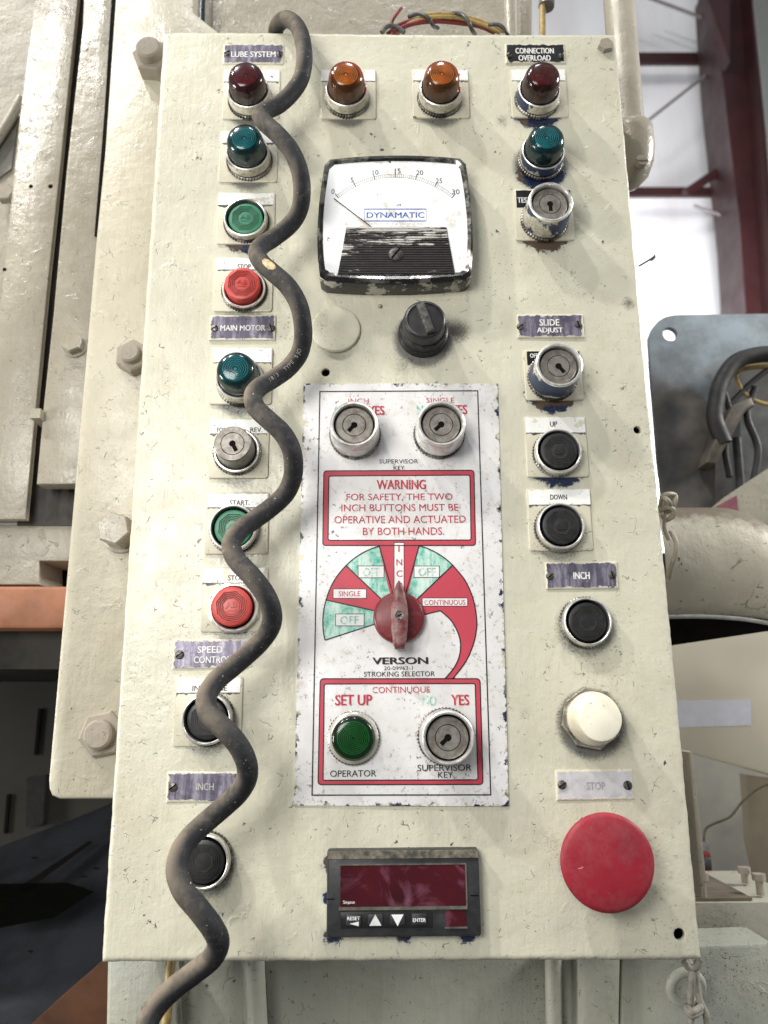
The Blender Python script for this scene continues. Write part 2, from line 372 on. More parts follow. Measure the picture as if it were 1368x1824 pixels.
def thing(name, label, cat, loc=(0, 0, 0), group=None):
    return link(name, None, None, loc, label=label, category=cat, group=group)
def catmull(pts, step=6):
    p = np.array(pts, float); p = np.vstack([2*p[0]-p[1], p, 2*p[-1]-p[-2]]); out = []
    for i in range(1, len(p)-2):
        for k in range(step):
            t = k/step; a, b, c, d = p[i-1:i+3]
            out.append(.5*((2*b)+(c-a)*t+(2*a-5*b+4*c-d)*t*t+(3*b-a-3*c+d)*t**3))
    out.append(p[-2]); return np.array(out)
def rrect(x0, z0, x1, z1, r, n=5):
    out = []
    for cx, cz, a0 in ((x1-r, z1-r, 0), (x0+r, z1-r, 90), (x0+r, z0+r, 180), (x1-r, z0+r, 270)):
        for k in range(n+1):
            a = math.radians(a0+90*k/n); out.append((cx+r*math.cos(a), cz+r*math.sin(a)))
    return out
def XZ(px, py, Y=0.): q = P(px, py, Y); return (q[0], q[2])
def rect(x0, y0, x1, y1, Y=0.):
    xm, ym = (x0+x1)/2, (y0+y1)/2
    return P(x0, ym, Y)[0], P(xm, y1, Y)[2], P(x1, ym, Y)[0], P(xm, y0, Y)[2]
_tc = {}
def glyphs(txt, bold=0.):
    k = (txt, bold)
    if k not in _tc:
        cu = bpy.data.curves.new('t', 'FONT'); cu.body = txt; cu.offset = bold; cu.resolution_u = 3
        o = bpy.data.objects.new('t', cu); C.objects.link(o); dg = bpy.context.evaluated_depsgraph_get(); dg.update()
        me = o.evaluated_get(dg).to_mesh()
        v = np.array([q.co[:2] for q in me.vertices]); f = [tuple(p.vertices) for p in me.polygons]
        o.evaluated_get(dg).to_mesh_clear(); bpy.data.objects.remove(o); bpy.data.curves.remove(cu)
        _tc[k] = (v, f)
    return _tc[k]
def text(mb, txt, x0, y0, x1, y1, Y, bold=0., mi=0, track=None):
    """flat lettering that fills the given rectangle (photo pixels mapped onto the plate)"""
    a, b, c, d = rect(x0, y0, x1, y1, Y)
    return text_m(mb, txt, a, b, c, d, Y, bold, mi)
def text_m(mb, txt, a, b, c, d, Y, bold=0., mi=0):
    v, f = glyphs(txt, 0.); lo, hi = v.min(0), v.max(0)
    s = (v-lo)/(hi-lo); e = bold*(d-b)*1.0; n_ = 1 if bold < .004 else (3 if bold < .025 else 5)
    for k in range(n_):
        u = 0 if n_ == 1 else (k/(n_-1)-.5)*e*2
        mb.add([(a+abs(e)+(c-a-2*abs(e))*p[0]+u, Y-.00001*k, b+(d-b)*p[1]+(.35*u if k % 2 else -.35*u)) for p in s], f, mi)
    return mb
def edge_attr_plate(x0, z0, x1, z1, Yf, Yb, bev, mats, name, cell=.0012, r=None):
    """rectangular plate with a fine front grid that carries 'edge' (1 at the rim, 0 inside)"""
    nx = max(4, int((x1-x0)/cell)); nz = max(4, int((z1-z0)/cell)); mb = MB()
    xs = np.linspace(x0+bev, x1-bev, nx+1); zs = np.linspace(z0+bev, z1-bev, nz+1)
    vs = [(x, Yf, z) for z in zs for x in xs]
    fs = [(j*(nx+1)+i, j*(nx+1)+i+1, (j+1)*(nx+1)+i+1, (j+1)*(nx+1)+i) for j in range(nz) for i in range(nx)]
    mb.add(vs, fs)
    loop = [(i, 0) for i in range(nx)]+[(nx, j) for j in range(nz)]+[(nx-i, nz) for i in range(nx)]+[(0, nz-j) for j in range(nz)]
    ring0 = [j*(nx+1)+i for i, j in loop]; L = len(loop)
    def out(v, d, y):
        x, _, z = v; X = x0 if abs(x-xs[0]) < 1e-9 else x1 if abs(x-xs[-1]) < 1e-9 else x; Z = z0 if abs(z-zs[0]) < 1e-9 else z1 if abs(z-zs[-1]) < 1e-9 else z
        return (X, y, Z)
    o = len(mb.v); r1 = [out(mb.v[k], bev, Yf+bev*.7) for k in ring0]; r2 = [(a, Yb, c) for a, _, c in r1]
    mb.v += r1+r2
    for k in range(L):
        k2 = (k+1) % L
        mb.f += [(ring0[k], o+k, o+k2, ring0[k2]), (o+k, o+L+k, o+L+k2, o+k2)]; mb.mi += [0, 0]
    me = mb.mesh(name, mats)
    co = np.array(mb.v); dx = np.minimum(co[:, 0]-x0, x1-co[:, 0]); dz = np.minimum(co[:, 2]-z0, z1-co[:, 2])
    at = me.attributes.new('edge', 'FLOAT', 'POINT'); at.data.foreach_set('value', np.clip(1-np.minimum(dx, dz)/.0045, 0, 1).astype(np.float32))
    return me

# ------------------------------------------------------------------ the control box
box = thing('control_box', 'cream painted control box crowded with push buttons, pilot lights, key switches and meters', 'control panel')
TL, TR, BR, BL = XZ(290, 55), XZ(1097, 60), XZ(1252, 1712), XZ(178, 1716)
HOLES = [XZ(580, 663)+(.0036,), XZ(1135, 765)+(.0030,), XZ(1210, 1664)+(.0040,)]
m_panel_plain = paint('cream_run_enamel', CREAM, (.58, .555, .43), rough=.34, chips=0)
# pixel of the front centre, height (m), kind ...
DEV = []   # base positions for the grime around each fitting
def base_of(px, py, h): q = P(px, py, -h); return q[0], q[2]

def build_panel():
    NX, NZ = 300, 560
    u = np.linspace(0, 1, NX+1); v = np.linspace(0, 1, NZ+1); U, V = np.meshgrid(u, v)
    c = [np.array(q) for q in (BL, BR, TR, TL)]
    X = (1-U)*(1-V)*c[0][0]+U*(1-V)*c[1][0]+U*V*c[2][0]+(1-U)*V*c[3][0]
    Z = (1-U)*(1-V)*c[0][1]+U*(1-V)*c[1][1]+U*V*c[2][1]+(1-U)*V*c[3][1]
    # slightly wavy sheet and edges
    wob = lambda a, s: np.sin(a*37+s)*.5+np.sin(a*83+s*2.1)*.3+np.sin(a*171+s*.7)*.2
    du = np.minimum(U, 1-U)*.42; dv = np.minimum(V, 1-V)*.78; e_ = np.minimum(du, dv)
    X += np.where(du < .003, wob(V*3, 1.)*.00035, 0); Z += np.where(dv < .003, wob(U*2, 4.)*.00035, 0)
    R = .0042; Y = np.where(e_ < R, R-np.sqrt(np.maximum(0, R*R-(R-e_)**2)), 0)
    Y += .0006*np.sin(X*19+1)*np.sin(Z*11)
    co = np.stack([X, Y, Z], -1).reshape(-1, 3)
    keep = np.ones((NZ, NX), bool)
    xc = .25*(X[:-1, :-1]+X[1:, :-1]+X[:-1, 1:]+X[1:, 1:]); zc = .25*(Z[:-1, :-1]+Z[1:, :-1]+Z[:-1, 1:]+Z[1:, 1:])
    mb_extra_v = []; extra_f = []
    for hx, hz, hr in HOLES:
        inside = (xc-hx)**2+(zc-hz)**2 < (hr)**2; keep &= ~inside
        bv = set()
        for j, i in zip(*np.where(inside)):
            for jj, ii in ((j, i), (j, i+1), (j+1, i), (j+1, i+1)): bv.add(jj*(NX+1)+ii)
        for k in bv:
            d = co[k, [0, 2]]-(hx, hz); L = np.linalg.norm(d)
            jj, ii = divmod(k, NX+1)
            nb = [(a, b) for a in (jj-1, jj) for b in (ii-1, ii)]
            if not all(inside[a, b] for a, b in nb): co[k, [0, 2]] = np.array((hx, hz))+d/L*hr; co[k, 1] += .0003
        n = 24; o = len(co)+len(mb_extra_v)
        for y in (0.0003, .004):
            for a in range(n): mb_extra_v.append((hx+hr*1.02*math.cos(2*math.pi*a/n), y, hz+hr*1.02*math.sin(2*math.pi*a/n)))
        extra_f += [(o+a, o+(a+1) % n, o+n+(a+1) % n, o+n+a) for a in range(n)]
    jj, ii = np.where(keep)
    f = np.stack([jj*(NX+1)+ii, jj*(NX+1)+ii+1, (jj+1)*(NX+1)+ii+1, (jj+1)*(NX+1)+ii], -1)
    mb = MB(); mb.v = [tuple(p) for p in co]+mb_extra_v; mb.f = [tuple(q) for q in f.tolist()]+extra_f; mb.mi = [0]*len(mb.f)
    # returned flange
    loop = [i for i in range(NX)]+[j*(NX+1)+NX for j in range(NZ)]+[NZ*(NX+1)+NX-i for i in range(NX)]+[(NZ-j)*(NX+1) for j in range(NZ)]
    o = len(mb.v); mb.v += [(mb.v[k][0], .022, mb.v[k][2]) for k in loop]; L = len(loop)
    mb.f += [(loop[k], o+k, o+(k+1) % L, loop[(k+1) % L]) for k in range(L)]; mb.mi += [0]*L
    me = mb.mesh('front_panel', m_panel, 60)
    co = np.array(mb.v); x, z = co[:, 0], co[:, 2]
    g = np.zeros(len(co)); b = np.zeros(len(co)); ru = np.zeros(len(co))
    for dx, dz, r, gg, bb in DEV:
        d = np.hypot(x-dx, z-(dz-.0045))-r
        g = np.maximum(g, gg*.82*np.clip(1-d/.0105, 0, 1)); 
        ang = np.clip((dz-z)/(np.hypot(x-dx, z-dz)+1e-6), -1, 1)
        b = np.maximum(b, bb*np.clip(1-d/.011, 0, 1)*np.clip(.35+.9*ang, 0, 1))
    eb = np.clip(1-(z-min(BL[1], BR[1]))/.012, 0, 1)
    g = np.maximum(g, .55*eb)
    for (sx_, sz_, sr, amt) in WEAR: g = np.maximum(g, amt*np.clip(1-np.hypot(x-sx_, (z-sz_))/sr, 0, 1))
    lx = (x-BL[0]); ru = np.clip(1-np.hypot((x-XZ(210, 1500)[0])/.05, (z-XZ(210, 1460)[1])/.05), 0, 1)*.35
    for nm, arr in (('grime', g), ('blue', b), ('rust', ru)):
        at = me.attributes.new(nm, 'FLOAT', 'POINT'); at.data.foreach_set('value', arr.astype(np.float32))
    link('front_panel', me, box)
WEAR = [XZ(815, 590)+(.022, .95), XZ(720, 650)+(.03, .6), XZ(935, 1270)+(.02, .5), XZ(540, 830)+(.014, .9), XZ(880, 500)+(.02, .3),
        XZ(1200, 1150)+(.03, .45), XZ(980, 1500)+(.03, .5), XZ(600, 560)+(.02, .3), XZ(640, 215)+(.02, .4), XZ(895, 215)+(.018, .6), XZ(1120, 540)+(.012, .8)]
# box body behind the lid
bx = MB().box((BL[0]+.0015, .0215, BL[1]+.0015), (BR[0]-.0015, .088, TR[1]-.008)); bx.f.pop(2); bx.mi.pop()
link('box_body', bx.mesh('box_body', m_cream), box)

def knurl(mb, r, h0, h1, n=192, mi=3):
    mb.lathe([(r*.97, h0), (r, h0+.0006), (r, h1-.0006), (r*.96, h1)], n, mi, mod={1: .0004, 2: .0004}, close=False)
_cache = {}
def cached(key, fn):
    if key not in _cache: _cache[key] = fn()
    return _cache[key]
def collar_mesh(kind, mats):
    mb = MB()
    if kind == 'pilot':     # tapered collar round a tall lens
        knurl(mb, .0200, .0005, .0050); mb.lathe([(.0178, .004), (.0178, .0058), (.0191, .0062), (.0187, .0125), (.0184, .0142)], 72, 0, close=False)
        mb.lathe([(.0184, .0142), (.0183, .0150), (.0178, .0153), (.0171, .0150), (.0169, .0095), (.0, .0095)], 72, 1, close=False)
    elif kind == 'flush':   # guard ring round a flush cap
        knurl(mb, .0195, .0005, .0046); mb.lathe([(.0174, .004), (.0174, .0054), (.0188, .0056), (.0184, .0098)], 72, 0, close=False)
        mb.lathe([(.0184, .0098), (.0180, .0108), (.0172, .0110), (.0166, .0104), (.0164, .0040)], 72, 1, close=False)
        mb.lathe([(.0164, .0040), (.0, .0040)], 72, 2, close=False)
    elif kind == 'low':     # low ring round a raised cap
        knurl(mb, .0192, .0005, .0045); mb.lathe([(.0180, .004), (.0183, .0050), (.0181, .0064)], 72, 0, close=False)
        mb.lathe([(.0181, .0064), (.0176, .0074), (.0168, .0074), (.0158, .0062), (.0155, .0035)], 72, 1, close=False)
        mb.lathe([(.0155, .0035), (0, .0035)], 72, 2, close=False)
    elif kind == 'hexnut':
        mb.lathe([(.0202, .0004), (.0202, .0042), (.0190, .0050)], 8, 1, close=False, rot=math.pi/8)
        mb.lathe([(.0186, .0045), (.0186, .0062), (.0178, .0076), (.0168, .0078), (.0158, .0064), (.0155, .0035)], 72, 1, close=False)
        mb.lathe([(.0155, .0035), (0, .0035)], 72, 2, close=False)
    elif kind == 'shroud':  # tall shroud round a key switch
        knurl(mb, .0205, .0005, .0050); mb.lathe([(.0180, .0045), (.0180, .0058), (.0197, .0062), (.0194, .013), (.0189, .0262), (.0187, .0272)], 72, 0, close=False)
        mb.lathe([(.0187, .0272), (.0185, .0283), (.0178, .0288), (.0166, .0287), (.0160, .0277), (.0160, .0190)], 72, 1, close=False)
        mb.lathe([(.0160, .0190), (0, .0190)], 72, 2, close=False)
    return mb.mesh('collar_'+kind, (list(mats)+[m_dark_gap])[:3]+[m_knurl])
def octa_ridge(mb, R, wd, h0, h1, mi=0):
    a = [math.pi/8+k*math.pi/4 for k in range(8)]; vs = []
    for r, h in ((R-wd/2, h0), (R-wd*.28, h1), (R+wd*.28, h1), (R+wd/2, h0)):
        vs += [(r/math.cos(math.pi/8)*math.cos(t), -h, r/math.cos(math.pi/8)*math.sin(t)) for t in a]
    fs = [(k*8+i, (k+1)*8+i, (k+1)*8+(i+1) % 8, k*8+(i+1) % 8) for k in range(3) for i in range(8)]
    mb.add(vs, fs, mi)
def cap_mesh(mat, r, h, top_bev=.0012, mark=True):
    def fn():
        mb = MB(); mb.lathe([(r*.99, .003), (r, h-top_bev), (r-top_bev*.4, h-top_bev*.3), (r-top_bev*1.3, h), (0, h)], 64, close=False)
        for R in (.0112, .0098, .0084, .0070): octa_ridge(mb, R*r/.0148, .00075, h-.0001, h+.0006)
        for R in (.0105, .0091, .0077, .0062): octa_ridge(mb, R*r/.0148, .00045, h+.00005, h+.00008, 1)  # groove grime, also standing in for shade between the ridges
        if mark:
            text_m(mb, 'AB', -.0044, -.0012, .0044, .0034, -(h+.00015), .02, 1); text_m(mb, 'AB', -.0042, -.0009, .0042, .0034, -(h+.0006), .0); mb.box((-.0035, -(h+.0005), -.0030), (.0035, -(h-.0001), -.0022))  # dark larger copy under the raised letters paints their shadow
        return mb.mesh('cap', [mat, grime_shade_of(mat)], 30)
    return cached(('cap', mat.name, r, h, mark), fn)
def grime_shade_of(mat):
    return cached(('grime', mat.name), lambda: simple('grime_shade_in_'+mat.name, {'red_button_plastic': (.16, .018, .016), 'green_button_plastic': (.010, .065, .036)}.get(mat.name, (.05, .05, .05)), .6, 0, (.03, .02, .015), 200))
def lens_meshes(L, key, small=False):
    def fn():
        mb = MB(); r0 = .0166
        prof = [(r0, .0095), (r0*.99, .0155), (r0*.96, .0225), (r0*.92, .0275), (r0*.86, .0304), (r0*.74, .0325), (r0*.58, .0334), (r0*.3, .0339), (0, .0340)]
        mb.lathe(prof, 64, close=False); shell = mb.mesh('lens', L[0], 60)
        m2 = MB(); m2.lathe([(r0*.92, .0098), (r0*.86, .022), (r0*.74, .0296), (r0*.68, .0306), (0, .0306)], 56, 1, close=False)
        for R in (.0098, .0081, .0064, .0047, .0030):
            m2.lathe([(R-.00032, .0305), (R-.00018, .0316), (R+.00018, .0316), (R+.00032, .0305)], 48, 0, close=False)
        m2.lathe([(.0013, .0305), (.0009, .0313), (0, .0314)], 16, 0, close=False)
        return shell, m2.mesh('fresnel_core', [L[1], L[2]], 40)
    return cached(('lens', key), fn)
def keyface_mesh(angle, r=.0146, h=.0255, h0=.017):
    def fn():
        mb = MB(); R1 = .0088
        mb.lathe([(r, h0), (r, h-.0008), (r-.0008, h), (R1+.0005, h), (R1+.0004, h-.0005)], 64, 0, close=False)
        mb.lathe([(R1+.0004, h-.0005), (R1, h-.0005)], 64, 1, close=False)
        mb.lathe([(R1, h-.0005), (R1-.0001, h), (.0026, h)], 64, 0, close=False)
        mb.lathe([(.0026, h), (.0022, h-.0012), (0, h-.0012)], 24, 0, close=False)
        ca, sa = math.cos(angle), math.sin(angle)
        def rot(q): return (q[0]*ca-q[1]*sa, q[0]*sa+q[1]*ca)
        slot = [rot(q) for q in ((-.0014, .0010), (-.0016, -.0068), (.0016, -.0068), (.0014, .0010))]
        mb.prism(slot, -(h+.00012), -(h-.001), 1)
        mb.lathe([(.0024, h-.0009), (.0023, h+.00008), (0, h+.00008)], 20, 1, close=False)
        return mb.mesh('key_face', [m_keyface, m_dark_gap], 30)
    return cached(('kf', round(angle, 2), r, h), fn)

def pilot(px, py, L, key, col, label):
    x, z = base_of(px, py, .0340); DEV.append((x, z, .0200, 1.0, .9 if col is m_col_navy else .35))
    p = link('pilot_light', cached(('pc', col.name), lambda: collar_mesh('pilot', [col, m_rim])), box, (x, 0, z), label=label)
    sh, core = lens_meshes(L, key); link('lens', sh, p); link('lens_core', core, p); return p
_rj = random.Random(5)
def button(px, py, capm, kind, col, label, hcap=None, mark=True, r=None, rim=None):
    hc = hcap or (.0092 if kind == 'flush' else .0150); rr = r or (.0146 if kind == 'flush' else .0147)
    x, z = base_of(px, py, hc); DEV.append((x, z, .0195, .75, .8 if col is m_col_navy or col is m_col_half else .3))
    p = link('push_button', cached(('bc', kind, col.name), lambda: collar_mesh(kind, [col, rim or m_rim, m_dark_gap])), box, (x, 0, z), label=label)
    cp_ = link('button_cap', cap_mesh(capm, rr, hc, mark=mark), p); cp_.rotation_euler.y = RD(_rj.uniform(-7, 7)); p.rotation_euler.y = RD(_rj.uniform(-20, 20)) if kind != 'hexnut' else 0; cp_.rotation_euler.y -= p.rotation_euler.y; return p
def keysw(px, py, col, ang, label, tall=True, h=None):
    hh = .0255 if tall else .0240
    x, z = base_of(px, py, hh); DEV.append((x, z, .0205, .75, .9 if col in (m_col_navy, m_col_half) else .2))
    kind = 'shroud' if tall else 'low'
    p = link('key_switch', cached(('kc', kind, col.name), lambda: collar_mesh(kind, [col, m_rim, m_dark_gap])), box, (x, 0, z), label=label)
    if tall: link('key_cylinder', keyface_mesh(ang), p)
    else:
        mb = MB(); mb.lathe([(.0152, .004), (.0150, .012), (.0143, .0232)], 64, close=False); link('key_housing', mb.mesh('key_housing', m_keybody, 40), p)
        link('key_cylinder', keyface_mesh(ang, .0143, .0240, .0230), p)
    return p

RD = math.radians
pilot(436, 130, L_ruby, 'ruby', m_col_cream, 'dark ruby pilot light under the LUBE SYSTEM plate')
pilot(434, 242, L_teal, 'teal', m_col_cream, 'teal pilot light below the dark ruby one, upper left')
pilot(616, 128, L_amber, 'amber', m_col_cream, 'amber pilot light just right of the coiled cord')
pilot(788, 127, L_amber, 'amber', m_col_half, 'amber pilot light with navy chips on its collar, nearer the CONNECTION OVERLOAD plate')
pilot(969, 129, L_red, 'red', m_col_navy, 'dark red pilot light hiding part of the CONNECTION OVERLOAD plate')
pilot(976, 241, L_teal, 'teal', m_col_navy, 'paint-flecked teal pilot light with navy collar above a key switch')
pilot(418, 654, L_teal, 'teal', m_col_cream, 'teal pilot light below the MAIN MOTOR plate')
button(437, 388, m_green, 'flush', m_col_half, 'green push button above the upper red one, left column')
button(431, 504, m_red, 'low', m_col_chrome, 'raised red push button above the MAIN MOTOR plate')
keysw(414, 790, m_col_chrome, RD(28), 'grey key switch without shroud, between FOR and REV', tall=False)
button(415, 940, m_green, 'flush', m_col_chrome, 'green push button half hidden by the cord, below the START legend')
button(412, 1080, m_red, 'hexnut', m_col_chrome, 'raised red push button in a faceted chrome nut above the SPEED CONTROL plate')
button(368, 1281, m_black, 'flush', m_col_chrome, 'black push button mostly behind the cord, below the INCREASE legend', mark=False)
button(362, 1535, m_black, 'flush', m_col_cream, 'black push button half behind the cord, below the left INCH plate', mark=False, hcap=.0095)
keysw(980, 363, m_col_navy, RD(2), 'navy chipped key switch, topmost on the right, keyhole upright')
keysw(995, 652, m_col_navy, RD(38), 'key switch below the SLIDE ADJUST plate')
button(996, 802, m_black, 'flush', m_col_half, 'black push button below the UP legend', hcap=.0112)
button(1000, 936, m_black, 'flush', m_col_chrome, 'black push button below the DOWN legend', hcap=.0112)
button(1047, 1107, m_black, 'flush', m_col_chrome, 'black push button below the right INCH plate', mark=False, hcap=.0100)
keysw(631, 757, m_col_chrome, RD(-42), 'shrouded key switch under INCH on the white plate')
keysw(786, 756, m_col_chrome, RD(-48), 'shrouded key switch under SINGLE on the white plate')
keysw(798, 1314, m_col_chrome, RD(-48), 'key switch above SUPERVISOR KEY at the foot of the white plate')

# green lens in a wide low ring
x, z = base_of(629, 1315, .010); DEV.append((x, z, .019, .5, .1))
mb = MB(); knurl(mb, .0192, .0005, .0042); mb.lathe([(.0186, .0035), (.0186, .0046), (.0170, .0060), (.0160, .0062), (.0158, .003), (0, .003)], 72, 1, close=False)
p = link('pilot_light', mb.mesh('low_collar', [m_col_chrome, simple('dusty_clear_rim', (.62, .60, .52), .2, .3), m_rim, m_knurl]), box, (x, 0, z), label='green ribbed pilot light above OPERATOR on the white plate')
mb = MB(); mb.lathe([(.0158, .004), (.0157, .0080), (.0150, .0096), (.0138, .0106), (.010, .0112), (0, .0114)], 64, close=False); link('lens', mb.mesh('green_lens', L_green[0], 60), p)
mb = MB(); mb.lathe([(.0148, .0035), (.0138, .0068), (0, .0072)], 48, 1, close=False)
for k in range(8): R = .0016+.0014*k; mb.lathe([(R-.0005, .0068), (R-.0001, .0078), (R+.0001, .0078), (R+.0005, .0068)], 48, 0, close=False)
link('lens_core', mb.mesh('green_core', [L_green[1], L_green[2]], 40), p)

# white mushroom push button in a faceted nut
x, z = base_of(1070, 1281, .028); DEV.append((x, z, .021, 1.1, .35))
mb = MB(); mb.lathe([(.0232, .0006), (.0232, .0050), (.0220, .0066), (.0150, .0066)], 8, close=False, rot=.2)
p = link('push_button', mb.mesh('nut', simple('dirty_chrome_nut', (.55, .52, .47), .25, .9, (.12, .11, .10), 90)), box, (x, 0, z), label='yellowed white mushroom push button above the STOP plate')
tw = NT('yellowed_white_plastic'); cw = tw.mix(tw.step(tw.noise(45, 5), .4, .7), (.86, .82, .68), (.66, .58, .42)); cw = tw.mix(tw.step(tw.noise(260, 4, .7), .67, .70), cw, (.05, .04, .03))
m_wht = tw.set(Base_Color=cw, Roughness=.33)
mb = MB(); mb.lathe([(.0186, .004), (.0194, .0085), (.0192, .012), (.0180, .0150), (.0162, .0200), (.0154, .0262), (.0152, .0275), (.0140, .0280), (0, .0282)], 72, close=False); link('button_cap', mb.mesh('white_cap', m_wht, 50), p)

# red mushroom stop
x, z = base_of(1085, 1538, .030); DEV.append((x, z, .026, .6, .5))
tr_ = NT('scratched_red_enamel'); rr_ = tr_.mix(tr_.step(tr_.noise(22, 4), .4, .65), (.29, .016, .030), (.21, .012, .024))
rr_ = tr_.mix(tr_.mul(tr_.step(tr_.noise(40, 6, .75, off=4), .46, .70), .35), rr_, (.27, .12, .12))
rr_ = tr_.mix(tr_.mul(tr_.step(tr_.noise(700, 4, .7), .66, .70), tr_.step(tr_.noise(30, 3, off=2), .45, .6)), rr_, (.42, .24, .24))
rr_ = tr_.mix(tr_.step(tr_.noise(70, 6, .75), .65, .67), rr_, (.10, .02, .03))
sc1 = tr_.mul(tr_.step(tr_.vor(70, vec=tr_.warp(40, .02)), 0, .018, 1, 0), tr_.step(tr_.noise(70, 3, off=3), .64, .68))
rr_ = tr_.mix(tr_.mul(sc1, .8), rr_, (.66, .42, .42))
fcg = tr_.n('ShaderNodeNewGeometry')
tr_.b.inputs['Specular IOR Level'].default_value = .3
m_stop = tr_.set(Base_Color=rr_, Roughness=tr_.step(tr_.noise(60, 4), .3, .7, .42, .65), Normal=tr_.bump(tr_.noise(120, 5, .7), .2, .0006))
mb = MB(); knurl(mb, .021, .0005, .006); mb.lathe([(.019, .005), (.0185, .012), (.012, .012)], 64, close=False)
p = link('stop_button', mb.mesh('stop_collar', [m_col_half, m_rim, m_rim, m_knurl]), box, (x, 0, z), label='large red mushroom emergency stop at bottom right')
mb = MB(); mb.lathe([(.011, .010), (.011, .018), (.026, .0205), (.0312, .0225), (.0322, .0245), (.0322, .0262), (.0313, .0274), (.029, .0283), (.022, .0293), (.011, .0300), (0, .0302)], 96, close=False)
link('mushroom_cap', mb.mesh('mushroom_cap', m_stop, 70), p)
mb = MB()
q0, q1 = XZ(1068, 1570, -.0287), XZ(1052, 1604, -.0275)
# painted drip on the cap
s_ = catmull([(q0[0]-x, -.0289, q0[1]-z), (q0[0]-x-.001, -.0285, q0[1]-z-.006), (q1[0]-x, -.0277, q1[1]-z)], 6); mb.tube(s_, [.00045+.0003*math.sin(k*.5) for k in range(len(s_))], 6)
link('paint_drip', mb.mesh('paint_drip', simple('pale_drip', (.66, .62, .52), .4)), p)

# blanking disc
x, z = base_of(598, 585, .004); DEV.append((x, z, .020, .25, .2))
mb = MB(); mb.lathe([(.0188, .0003), (.0204, .0010), (.0204, .0026), (.0196, .0038), (.0165, .0046), (0, .0050)], 72, close=False)
link('blanking_disc', mb.mesh('blanking_disc', paint('cream_disc_enamel', CREAM, (.64, .61, .48), rough=.34, lumps=.6, chips=.4)), box, (x, 0, z), label='plain round cream blanking disc beside the cord')
# drip nub
for nm_pts in ([(300, 168), (316, 196), (330, 232), (344, 262), (351, 282)],):
    cp = catmull([P(*q, .0001) for q in nm_pts], 6); mb = MB(); nn = len(cp); mb.tube(cp, [.00055+.00025*math.sin(k*.9)+(.0009 if k > nn-4 else 0) for k in range(nn)], 8); link('paint_run', mb.mesh('paint_run', m_panel_plain), box)
x, z = XZ(677, 546); mb = MB(); mb.lathe([(.0022, -.0002), (.0021, .0008), (.0013, .0019), (0, .0023)], 16, close=False); link('paint_blob', mb.mesh('paint_blob', m_cream), box, (x, 0, z))

# black selector knob
x, z = base_of(757, 567, .030); DEV.append((x, z, .021, 1., .3))
mb = MB(); mb.lathe([(.0208, .0003), (.0206, .0060), (.0192, .0072)], 72, close=False); mb.lathe([(.0198, .0060), (.0190, .0140), (.0186, .0142)], 12, close=False); mb.lathe([(.0182, .0130), (.0180, .0150), (.0160, .0152)], 64, close=False)
p = link('selector_knob', mb.mesh('knob_base', m_black), box, (x, 0, z), label='black rotary selector knob below the dial meter')
mb = MB(); mb.lathe([(.0160, .0150), (.0172, .0165), (.0168, .0270), (.0158, .0285), (.0142, .0290), (.0138, .0278), (0, .0278)], 64, close=False); link('knob_cap', mb.mesh('knob_cap', m_black, 40), p)
a = RD(18); ca, sa = math.cos(a), math.sin(a); bar = [(px_*ca-pz_*sa, px_*sa+pz_*ca) for px_, pz_ in ((-.0032, -.0135), (.0032, -.0135), (.0034, .012), (-.0034, .012))]
mb = MB(); mb.prism(bar, -.0335, -.0270, bev=.0008); link('pointer_bar', mb.mesh('pointer_bar', simple('dusty_black_bar', (.022, .021, .020), .5, 0, (.10, .095, .09), 260)), p)

# ------------------------------------------------------------------ legend plates
def legend(x0, y0, x1, y1, band=None, texts=(), mi=0, label=None, dark=True, lm=None, ink=None, bandcol=None):
    a, b, c, d = rect(x0, y0, x1, y1); mb = MB()
    mb.prism(rrect(a, b, c, d, .0022), -.0016, .0005, bev=.0006)
    p = link('legend_plate', mb.mesh('legend_plate', lm or m_legbase), box, label=label)
    if band:
        e0, e1, e2, e3 = rect(*band); mb = MB()
        n = 26; top = []; bot = []; r_ = random.Random(int(x0*7+y0))
        for k in range(n+1):
            t = k/n; top.append((e0+(e2-e0)*t, e3-r_.random()*.0006)); bot.append((e0+(e2-e0)*t, e1+r_.random()*.0003))
        mb.prism(bot+top[::-1], -.00178, -.0015); link('white_band', mb.mesh('white_band', bandcol or m_leg[mi]), p)
        if dark:
            mb = MB(); top = [(q[0], q[1]+.0004) for q in bot]; low = [(q[0], q[1]-.0006-r_.random()**2*.0022*(1 if abs(k/n-.5) > .3 else .3)) for k, q in enumerate(bot)]
            mb.prism(low+top[::-1], -.00170, -.0015); link('chipped_edge', mb.mesh('chipped_edge', simple('dark_exposed_edge', (.02, .022, .035), .45, 0, (.2, .19, .2), 200)), p)
    if texts:
        mb = MB()
        for t in texts: text(mb, t[0], *t[1:5], -.00184, .03)
        link('lettering', mb.mesh('lettering', ink or m_ink_blk), p)
    return p
m_legbase = paint('cream_legend_enamel', (.62, .59, .465), (.52, .49, .385), rough=.36, lumps=.7)
legend(397.5, 125.5, 499, 214, (400, 128, 497, 148), mi=0, label='legend plate behind the dark ruby pilot light')
legend(391, 234, 495, 326, (397, 236, 489, 257), mi=1, label='legend plate behind the upper left teal pilot light')
legend(387, 344.6, 490, 436, (389, 346, 488, 367), [('START', 422, 357.5, 454, 366)], mi=2, label='legend plate behind the upper green button')
legend(382, 460, 486, 556, (389, 461.5, 482, 482), [('STOP', 423, 470.5, 447, 479)], mi=0, label='legend plate reading STOP above the MAIN MOTOR plate')
legend(374, 620, 485, 721, (381, 622, 484, 647), mi=1, label='legend plate behind the teal pilot light below MAIN MOTOR')
